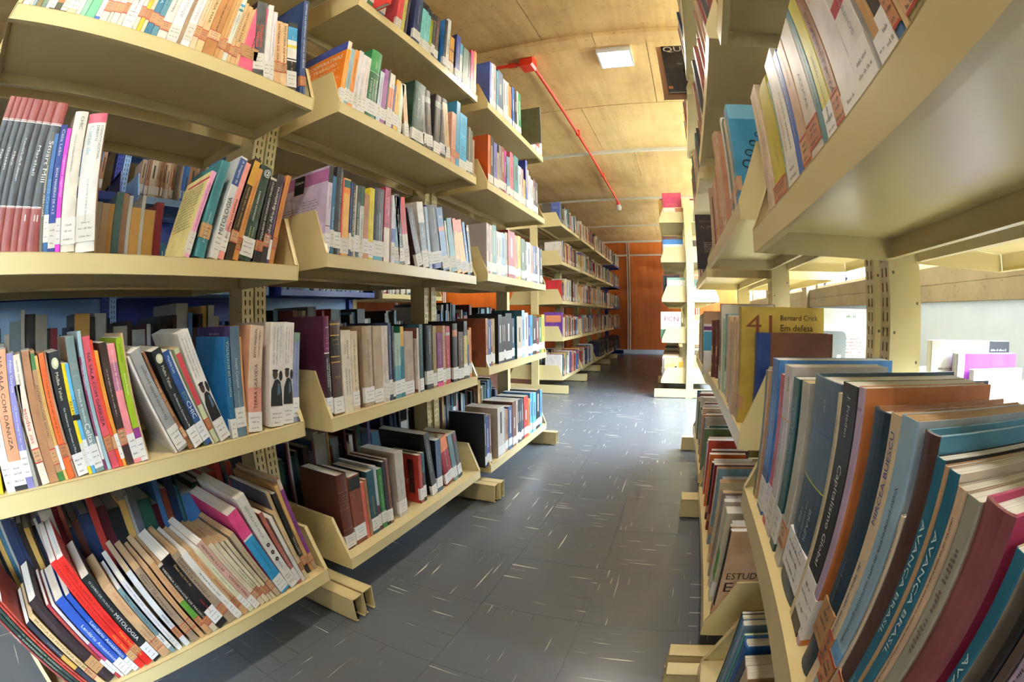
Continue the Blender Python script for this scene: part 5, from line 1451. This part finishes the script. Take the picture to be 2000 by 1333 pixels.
ONES = ['', 'first', 'second', 'third', 'fourth', 'fifth', 'sixth', 'seventh', 'eighth', 'ninth', 'tenth', 'eleventh', 'twelfth', 'thirteenth', 'fourteenth', 'fifteenth', 'sixteenth', 'seventeenth', 'eighteenth', 'nineteenth']
def ordinal(n):
    if n < 20: return ONES[n]
    tn = {2: 'twent', 3: 'thirt', 4: 'fort'}[n // 10]
    return tn + 'ieth' if n % 10 == 0 else tn + 'y-' + ONES[n % 10]
CASE = {'L1': 'nearest left bookcase', 'L2': 'middle left bookcase', 'R1': 'nearest right bookcase', 'R2': 'second right bookcase'}
LEV = ['', 'bottom', 'second', 'third', 'fourth', 'top']
strs = set()
for b in BOOKS:
    for q in b[10].get('t', []) + b[10].get('ft', []):
        if q[0] not in ('~', '_'): strs.add(q[0])
strs |= {'PCN', 'QUEM', 'EDUCAÇÃO', 'ALIMENTAR'}
prepare_texts(sorted(strs))
cnt = {}
rb = random.Random(5)
for b in BOOKS:
    k = (b[0], b[1])
    cnt[k] = cnt.get(k, 0) + 1
for b in BOOKS:
    k = (b[0], b[1])
    cnt[('n',) + k] = i = cnt.get(('n',) + k, 0) + 1
    kind = 'hardcover' if b[10].get('hard') else 'paperback'
    wd = 'thick ' if b[3] > .04 else 'thin ' if b[3] < .011 else ''
    pos = '%s from left' % ordinal(i) if b[0][0] == 'R' else '%s from right' % ordinal(cnt[k] + 1 - i)
    lab = '%s%s %s, %s, %s shelf, %s' % (wd, colour_name(b[8]), kind, pos, LEV[b[1]], CASE[b[0]])
    book(*b, label=lab, group='books on the %s shelf of the %s' % (LEV[b[1]], CASE[b[0]]), rnd=rb)

# ------------------------------------------------------------------ single books and things seen apart from the rows
rx = random.Random(8)
def face_book(x, y, z, w, h, t, col, side, ft, label, s=-1, name='book', hard=0, rz=0, group=None):
    """book whose front board faces the viewer"""
    return book(None, 0, y, t, h, w, 0, 0, col, 'n', dict(s=s, side=side, ft=ft, t=[], hard=hard, rz=rz), label, group, rx, z=z, x=x, name=name)
zR = .5215 + LIP
face_book(.735, .684, zR, .25, .245, .018, 'e8e0d8', 'e9e2d8', [('~', '4a443e', .08, .82, .6, .5), ('_', '1e1d20', .7, 1, .3, .55), ('~', 'd8d4cc', .72, .95, .24, .4)], 'cream book with black title strip behind the slotted right upright', s=1)
face_book(.735, .655, zR, .2, .225, .02, '6a2ca0', 'b04ac0', [('_', 'd8d0dc', 0, 1, .1, 1)], 'purple book on the wall side of the nearest right bookcase', s=1)
face_book(.735, .63, zR, .17, .2, .016, 'e8e6e6', 'eceaea', [('~', '3a3a58', .6, .82, .14, .08)], 'white book with barcode on the wall side of the nearest right bookcase', s=1)
face_book(.735, .602, zR, .15, .18, .018, 'd8d0b0', 'e6e0cc', [('~', '3a3a58', .5, .6, .2, .14), ('_', '8a9cb8', 0, .24, 1, .24)], 'cream striped book with barcode, foremost on the wall side', s=1)
yD = DROW[0][2] + .03
face_book(-1.19, yD, DL[4] + LIP, .2, .235, .035, '4a5a88', '4a5aa0', [('_', '4a4638', 0, 1, .5, 1), ('~', 'c8ccd8', .6, .8, .3, .1)], 'thick blue and brown book at the near end, top shelf, far left row', s=1, hard=1)
face_book(-1.19, yD, DL[3] + LIP, .185, .215, .03, 'd8a868', 'd8d0cc', [], 'white covered book at the near end, fourth shelf, far left row', s=1)
face_book(-1.19, yD, DL[2] + LIP, .19, .22, .04, '7a3028', 'b81c24', [], 'thick red book at the near end, third shelf, far left row', s=1, hard=1)
face_book(-1.19, yD, DL[1] + LIP, .2, .27, .025, '6a3a8c', '6c3a90', [('_', 'd8845c', .08, .88, .84, .27), ('~', 'd8c8e4', .3, .45, .65, .06)], 'purple book with orange picture band, second shelf, far left row', s=1)
face_book(-1.20, yD, DL[0] + LIP, .18, .235, .03, 'e0d8d4', 'dcd4d0', [], 'pale book at the near end, bottom shelf, far left row', s=1)
face_book(-.725, 2.372, BAY['L3'][4][4] + LIP, .2, .25, .018, '3a3a36', '77704e', [], 'olive covered book pulled out from the top shelf of the third left bookcase', s=1, hard=1)
zQ = .5847 + LIP
face_book(.60, 1.02, zQ, .235, .235, .012, 'f2f2f2', 'f4f4f4', [('~', '3a8a58', .3, .94, .12, .03), ('~', '5a6a7a', .62, .93, .2, .03), ('~', '8a3a3a', .1, .72, .5, .3)], 'white brochure with small logos beside the grey bookend', s=1, name='brochure')
be = empty('bookend', (.362, .93, zQ + .0005))
tag(be, 'grey steel bookend with two slots behind the brown and blue book', 'bookend')
m = MB()
pts = []
ww, hh, rr = .038, .185, .012
for cx, cz, a0 in ((ww - rr, hh - rr, 0), (-ww + rr, hh - rr, 90)):
    for i in range(5):
        a = R_(a0 + i * 22.5)
        pts.append((cx + rr * math.cos(a), cz + rr * math.sin(a)))
# plate with two slots: five vertical strips
zs0, zs1 = .105, .135
m.prism([(-ww, 0), (ww, 0), (ww, zs0), (-ww, zs0)], 'y', 0, .0016)
for a, b in ((-ww, -.026), (-.014, .014), (.026, ww)):
    m.prism([(a, zs0), (b, zs0), (b, zs1), (a, zs1)], 'y', 0, .0016)
m.prism([(ww, zs1)] + pts + [(-ww, zs1)], 'y', 0, .0016)
build(m, 'upright_plate', GREYM, be)
m = MB()
m.box(-ww, ww, .0016, .10, 0, .0016)
build(m, 'base_plate', GREYM, be)

# magazine and box on top of the third right bookcase
z3 = BAY['R3'][4][4] + LIP
mg = face_book(.05, 1.84, z3 + .002, .21, .275, .01, '1a1a1c', '1c1c1e', [('QUEM', 'e8e6e2', .04, .98, .8, .13), ('_', '2c2c2e', .1, .8, .75, .6), ('~', '9a9894', .3, .62, .3, .05), ('_', '77757a', .42, .5, .28, .14), ('_', 'd88a58', .02, .12, .1, .05)], 'dark magazine with a large white title standing on top of third right bookcase', name='magazine')
bx_ = empty('cardboard_box', (.17, 1.885, z3 + .0005))
tag(bx_, 'tan cardboard magazine box behind the dark magazine on the right', 'box')
CARD = plain_mat('tan_cardboard', 'b98a62', .8)
m = MB()
m.box(-.145, .12, -.028, -.025, 0, .29); m.box(-.145, .12, .025, .028, 0, .29)
m.box(-.145, -.142, -.025, .025, 0, .29); m.box(.117, .12, -.025, .025, 0, .2); m.box(-.142, .117, -.025, .025, 0, .003)
build(m, 'box_shell', CARD, bx_)
m = MB()
m.box(-.12, .1, -.018, .018, .004, .25)
build(m, 'magazine_stack', paper_mat('d8ccb8'), bx_)

# covers displayed at the end of the far right row
yF = FROW[0][2] + .022
face_book(-.085, yF, FL[4] + LIP, .2, .285, .014, 'b02c50', 'b42a54', [('~', 'e86a3a', .08, .97, .8, .12), ('_', 'e8e0e0', .1, .3, .22, .12), ('_', 'e8e0e0', .4, .3, .22, .12), ('_', 'e8e0e0', .7, .3, .22, .12), ('~', 'e09a60', .2, .6, .6, .06)], 'crimson book standing on the top shelf end of the far right row')
face_book(-.11, yF, FL[3] + LIP, .21, .20, .014, '2c68a8', 'e4e8ee', [('_', '3a78b8', 0, 1, 1, .25), ('PCN', '3a4a5c', .45, .6, .5, .16)], 'white and blue covered PCN book on the fourth shelf end, far right row'.replace('PCN ', ''))
face_book(-.08, yF, FL[2] + LIP, .19, .21, .014, 'd8ceb8', 'e2dac8', [('_', '8aa894', 0, 1, 1, .12), ('~', '5a5448', .15, .7, .7, .2)], 'cream book on the third shelf end of the far right row')
face_book(-.15, yF, FL[1] + LIP, .21, .275, .016, '3a5a2c', 'eceaee', [('PCN', '8a2448', .18, .82, .7, .17), ('_', '4a6a4c', 0, .36, 1, .36)], 'white book with crimson initials on the second shelf end of far right row')
face_book(-.11, yF, FL[0] + LIP, .2, .225, .014, 'c8a878', 'd8b888', [('_', 'c8bc68', .05, .72, .55, .6), ('_', '4a5a78', .55, .6, .12, .6), ('_', 'e8a830', .75, .8, .24, .75)], 'tan book with yellow plate on the bottom shelf end of far right row')
face_book(.60, yF, FL[1] + LIP, .19, .2, .014, 'c8b8a0', 'd2c2b0', [('_', 'e4dcd0', .2, .8, .7, .6)], 'pinkish book on the wall side of the far right row, second shelf', s=1)
face_book(.60, yF, FL[0] + LIP, .19, .22, .02, 'b08a68', 'c8a888', [], 'brown book on the wall side of the far right row, bottom shelf', s=1)
# notice taped to the top bracket
nt_ = empty('taped_notice', (.02, FROW[0][2] - .0045, FL[4] + .13))
tag(nt_, 'white paper strip with brown tape on the top end bracket, far right row', 'notice')
m = MB()
m.box(-.10, .02, -.0006, 0, -.02, .025)
build(m, 'paper_strip', ink_mat('e6dccc'), nt_)
m = MB()
m.box(.02, .115, -.0007, 0, -.02, .02)
build(m, 'tape', ink_mat('b4774e'), nt_)
# dark book leaning at the far end of the third right bookcase, third shelf
face_book(.10, 1.84, BAY['R3'][4][2] + LIP, .16, .23, .02, '3a1c16', '2c1a18', [('EDUCAÇÃO', '8a6a5c', .12, .9, .76, .06), ('ALIMENTAR', '8a6a5c', .12, .8, .76, .06), ('~', 'd8c8b0', .2, .5, .6, .2)], 'dark brown book with pale print on the third shelf, third right bookcase')
face_book(.12, 1.82, BAY['R3'][4][1] + LIP, .2, .255, .03, 'c8a080', 'e6e2e0', [('_', 'b8906c', 0, 1, 1, .2), ('_', '7a3078', 0, .76, 1, .06), ('_', '4a9ac0', 0, .68, 1, .3)], 'tall white book with tan band on second shelf of third right bookcase')

# ------------------------------------------------------------------ the remaining rows of books (one object)
class Stuff:
    def __init__(self):
        self.v, self.f, self.c = [], [], []
    def quad(self, pts, hx):
        n = len(self.v)
        self.v += pts
        self.f.append((n, n + 1, n + 2, n + 3))
        self.c.append(tuple(q * .82 for q in rgb(hx)[:3]) + (1,))
    def book(self, x, y, z, t, h, w, s, col, side, paper, label=True, back=False, lean=0.0, rnd=rx):
        """spine plane at x, spine facing s*x; back=True turns the fore-edge to the aisle"""
        sl = math.tan(R_(lean))
        def P(u, v, zz):
            return (x - s * u, y + v + sl * zz, z + zz)
        a, b = -t / 2, t / 2
        A = [P(0, a, 0), P(0, b, 0), P(0, b, h), P(0, a, h)]
        B = [P(w, a, 0), P(w, b, 0), P(w, b, h), P(w, a, h)]
        e = min(.0018, t * .16)
        fr = paper if back else col
        self.quad(A, fr)
        self.quad([B[1], B[0], B[3], B[2]], col if back else paper)
        self.quad([A[0], A[3], B[3], B[0]], side)
        self.quad([A[1], B[1], B[2], A[2]], side)
        self.quad([A[3], A[2], B[2], B[3]], paper)
        # board edges along the top
        for v0, v1 in ((a, a + e), (b - e, b)):
            self.quad([P(0, v0, h + .0006), P(0, v1, h + .0006), P(w, v1, h + .0006), P(w, v0, h + .0006)], side)
            if back:
                self.quad([P(-.0006, v0, 0), P(-.0006, v1, 0), P(-.0006, v1, h), P(-.0006, v0, h)], side)
        if not back:
            if label and t > .006:
                z0 = rnd.choice([.012, .012, .02])
                self.quad([P(-.0006, a, z0), P(-.0006, b, z0), P(-.0006, b, z0 + .042), P(-.0006, a, z0 + .042)], label if isinstance(label, str) else 'e8e6e2')
            if t > .009:
                tc = 'd8d4cc' if lum(col) < 110 else '4a443e'
                z0, z1 = h * rnd.uniform(.35, .5), h * rnd.uniform(.65, .92)
                q = t * .12
                self.quad([P(-.0006, -q, z0), P(-.0006, q, z0), P(-.0006, q, z1), P(-.0006, -q, z1)], tc)
ST = Stuff()
PAL_LAW = ['e8e6e2', 'e2ded6', '2c3c5c', '8a2430', '2f5a48', '22242a', 'c8a070', '4a7ab0', 'd8d0c0', 'b83a34', '3f6f88', '6a3c30', 'dcb060', '8fa8b8', '5a4a7c', 'cfd6da']
PAL_OLD = ['d2b088', 'c49a70', 'e0d0b0', 'a87a54', 'e4dccc', '8a4a38', 'c8b090', 'd8a050', '5a7a70', '3c5a80', 'b05a48', '7a8c5c', 'd8c8a0', '4a3a34', 'dcd8d0', '8a2c30', 'c2b8a8']
PAL_DARK = ['26282c', '1e2a3c', '3a2420', '4a4a50', '1f3a34', '5a1f28', '2c3a60', '3c3026', '6a6a70', '8a4434', 'b8b4ac', '2a5a7a']
PAPERS = ['cfc9bc', 'dad4c8', 'c2b49c', 'd8d6d2', 'b8b4b4']
def fill(s, xf, y0, y1, z, pal, rnd, back=False, dens=.97, hmin=.185, hmax=.25, sbm=.03, label=True, lean=0.0):
    y = y0 + .006
    end = y0 + (y1 - y0) * dens - .006
    while y < end:
        t = rnd.uniform(.008, .026) if rnd.random() < .8 else rnd.uniform(.026, .05)
        if y + t > end: break
        h = rnd.uniform(hmin, hmax)
        w = min(.2, h * rnd.uniform(.62, .74))
        c = rnd.choice(pal)
        sd = c if rnd.random() < .7 else rnd.choice(pal)
        lb = label if isinstance(label, bool) else rnd.choice(label)
        xs_ = xf - s * rnd.uniform(.004, sbm)
        if back: xs_ = xf - s * (.255 - w + rnd.uniform(0, .02))
        ST.book(xs_, y + t / 2, z, t - .0006, h, w, s, c, sd, rnd.choice(PAPERS), lb, back, lean, rnd)
        y += t
        if rnd.random() < .03: y += rnd.uniform(.01, .05)
rs = random.Random(21)
# third left bookcase, aisle side: measured one by one
for lv, y, t, h, col, side in L3BOOKS:
    ST.book(BAY['L3'][1] - .012, y, BAY['L3'][4][lv - 1] + LIP, max(t, .005), h, min(.2, h * .7), 1, col, side, rs.choice(PAPERS), True, rnd=rs)
for bay, lv, y, t, h, sb, col in XBOOKS:
    s, xf, a, b, L_ = BAY[bay]
    ST.book(xf - s * sb, y, L_[lv - 1] + LIP, t, h, min(.18, h * .7), s, col, col, rs.choice(PAPERS), rs.choice([True, 'c08a62']), rnd=rs)
# wall side and back side of the near rows: spines turned away, fore-edges towards the aisle
for k in ('L1', 'L2', 'L3'):
    s, xf, a, b, L_ = BAY[k]
    for i, z in enumerate(L_):
        xb = xf - s * .60
        mostly = .97 if i < 2 else (.62 if i == 2 else .0)
        if k == 'L1' and i == 2: fill(-s, xb, a + .30, b - .22, z + LIP, PAL_OLD, rs, back=True, dens=1, hmin=.17, hmax=.21)
        elif mostly > .7: fill(-s, xb, a, b, z + LIP, PAL_DARK + PAL_LAW, rs, back=True, dens=.97, hmin=.22 if i else .2, hmax=.30, lean=[-3, 2, 0][i % 3] if k == 'L1' else 0)
for k in ('R1', 'R2', 'R3'):
    s, xf, a, b, L_ = BAY[k]
    for i, z in enumerate(L_):
        xb = xf - s * .60
        if i == 0: fill(-s, xb, a, b, z + LIP, PAL_OLD, rs, back=True)
        if i == 1 and k == 'R1': fill(-s, xb, a, .50, z + LIP, PAL_OLD + PAL_LAW, rs, back=True, hmin=.15, hmax=.19)
        if i == 1 and k == 'R2': fill(-s, xb, 1.06, b, z + LIP, PAL_OLD + PAL_LAW, rs, back=True, hmin=.17, hmax=.22)
        if i >= 2: fill(-s, xb, a, b, z + LIP, PAL_OLD + PAL_LAW, rs, back=True, hmin=.27 if i == 2 else .21, hmax=.335 if i == 2 else .28)  # third-shelf books are unseen, added extra tall to block window light
# aisle side rows not catalogued one by one
s, xf, a, b, L_ = BAY['L1']
fill(s, xf, a, b, L_[4] + LIP, PAL_OLD, rs)
s, xf, a, b, L_ = BAY['R1']
fill(s, xf, a, b, L_[3] + LIP, PAL_OLD, rs, label=[True, 'c08a62'])
fill(s, xf, a, b, L_[4] + LIP, PAL_OLD, rs)
fill(s, xf, a, .045, L_[1] + LIP, PAL_OLD, rs)
fill(s, xf, a, .03, L_[2] + LIP, PAL_OLD, rs)
fill(s, xf, a, .30, L_[0] + LIP, PAL_OLD, rs, hmin=.2, hmax=.26)
s, xf, a, b, L_ = BAY['R2']
fill(s, xf, 1.27, 1.488, L_[1] + LIP, PAL_OLD, rs, sbm=.05)
fill(s, xf, 1.49, b, L_[2] + LIP, PAL_OLD, rs, label=[True, 'c08a62'])
fill(s, xf, a, b, L_[3] + LIP, ['a87a54', 'c49a70', '8a3a30', '5a4a40', 'd2b088', '3c3430', 'b05a48'], rs, label=['c08a62', True])
fill(s, xf, a, b, L_[4] + LIP, PAL_OLD, rs)
s, xf, a, b, L_ = BAY['R3']
for i in range(5):
    fill(s, xf, a + (.12 if i == 4 else .075 if i in (1, 2) else 0), b, L_[i] + LIP, PAL_OLD + ['b05a48', '3c5a80'], rs, label=['c08a62', True], dens=.93)
for s, xf, a, b, L_ in RSHADE:
    for z in L_:
        fill(s, xf, a, b, z + LIP, PAL_OLD + PAL_LAW, rs, hmin=.2, hmax=.29)
        fill(-s, xf - s * .60, a, b, z + LIP, PAL_OLD, rs, back=True, hmin=.2, hmax=.29)
# rows beyond the cross aisle
for k, (s, xf, a, b, L_) in enumerate(DROW):
    for i in range(5):
        if k == 2 and i == 0: 
            fill(s, xf, a + .35, b, L_[i] + LIP, PAL_DARK, rs, dens=1)
            continue
        pal = PAL_DARK if (i == 0 and k > 2) else (PAL_LAW + PAL_OLD)
        fill(s, xf, a + (.055 if k == 0 else 0), b, L_[i] + LIP, pal, rs, label=[True, True, 'c08a62'], dens=.97)
    if k == 0:
        for i in range(5): fill(-s, xf - s * .60, a, b, L_[i] + LIP, PAL_OLD, rs, back=True)
for k, (s, xf, a, b, L_) in enumerate(FROW):
    for i in range(5):
        fill(s, xf, a + (.035 if k == 0 else 0), b, L_[i] + LIP, PAL_OLD + PAL_LAW, rs, dens=.9)
        if k < 3: fill(-s, xf - s * .60, a + (.035 if k == 0 else 0), b, L_[i] + LIP, PAL_OLD, rs, back=True, dens=.9)
for k, (s, xf, a, b, L_) in enumerate(BROW):
    for i in range(5):
        if k == 3:
            fill(s, xf, a, b, L_[i] + LIP, PAL_OLD + PAL_LAW, rs, dens=.9)
            continue
        fill(s, xf, a, b, L_[i] + LIP, ['2c4a8a', '3a6ab0', '26304a', 'b8c4d0', '2a6a88'] if i < 3 else ['b88a68', 'a87a58', '4a7ab8', 'c8a888', 'd8c8b0', '3a6ab0', '8a5a48'], rs, dens=.9)
me = bpy.data.meshes.new('shelved_books')
me.from_pydata(ST.v, [], ST.f)
ca = me.color_attributes.new('ink', 'FLOAT_COLOR', 'CORNER')
buf = []
for c in ST.c:
    buf += list(c) * 4
ca.data.foreach_set('color', buf)
m_, nt, bs = newmat('printed_book_covers')
at = node(nt, 'ShaderNodeVertexColor')
at.layer_name = 'ink'
f = noise(nt, coords(nt, (1, 1, 1)), 30, 3)
nt.links.new(mix(nt, .18, at.outputs['Color'], ramp(nt, f, [(.3, (.5, .48, .45, 1)), (.7, (1, 1, 1, 1))]), 'MULTIPLY'), bs.inputs['Base Color'])
bs.inputs['Roughness'].default_value = .42
me.materials.append(m_)
tag(link('shelved_books', me), 'the many further books packed on the shelves behind and beyond', 'books', kind='stuff')
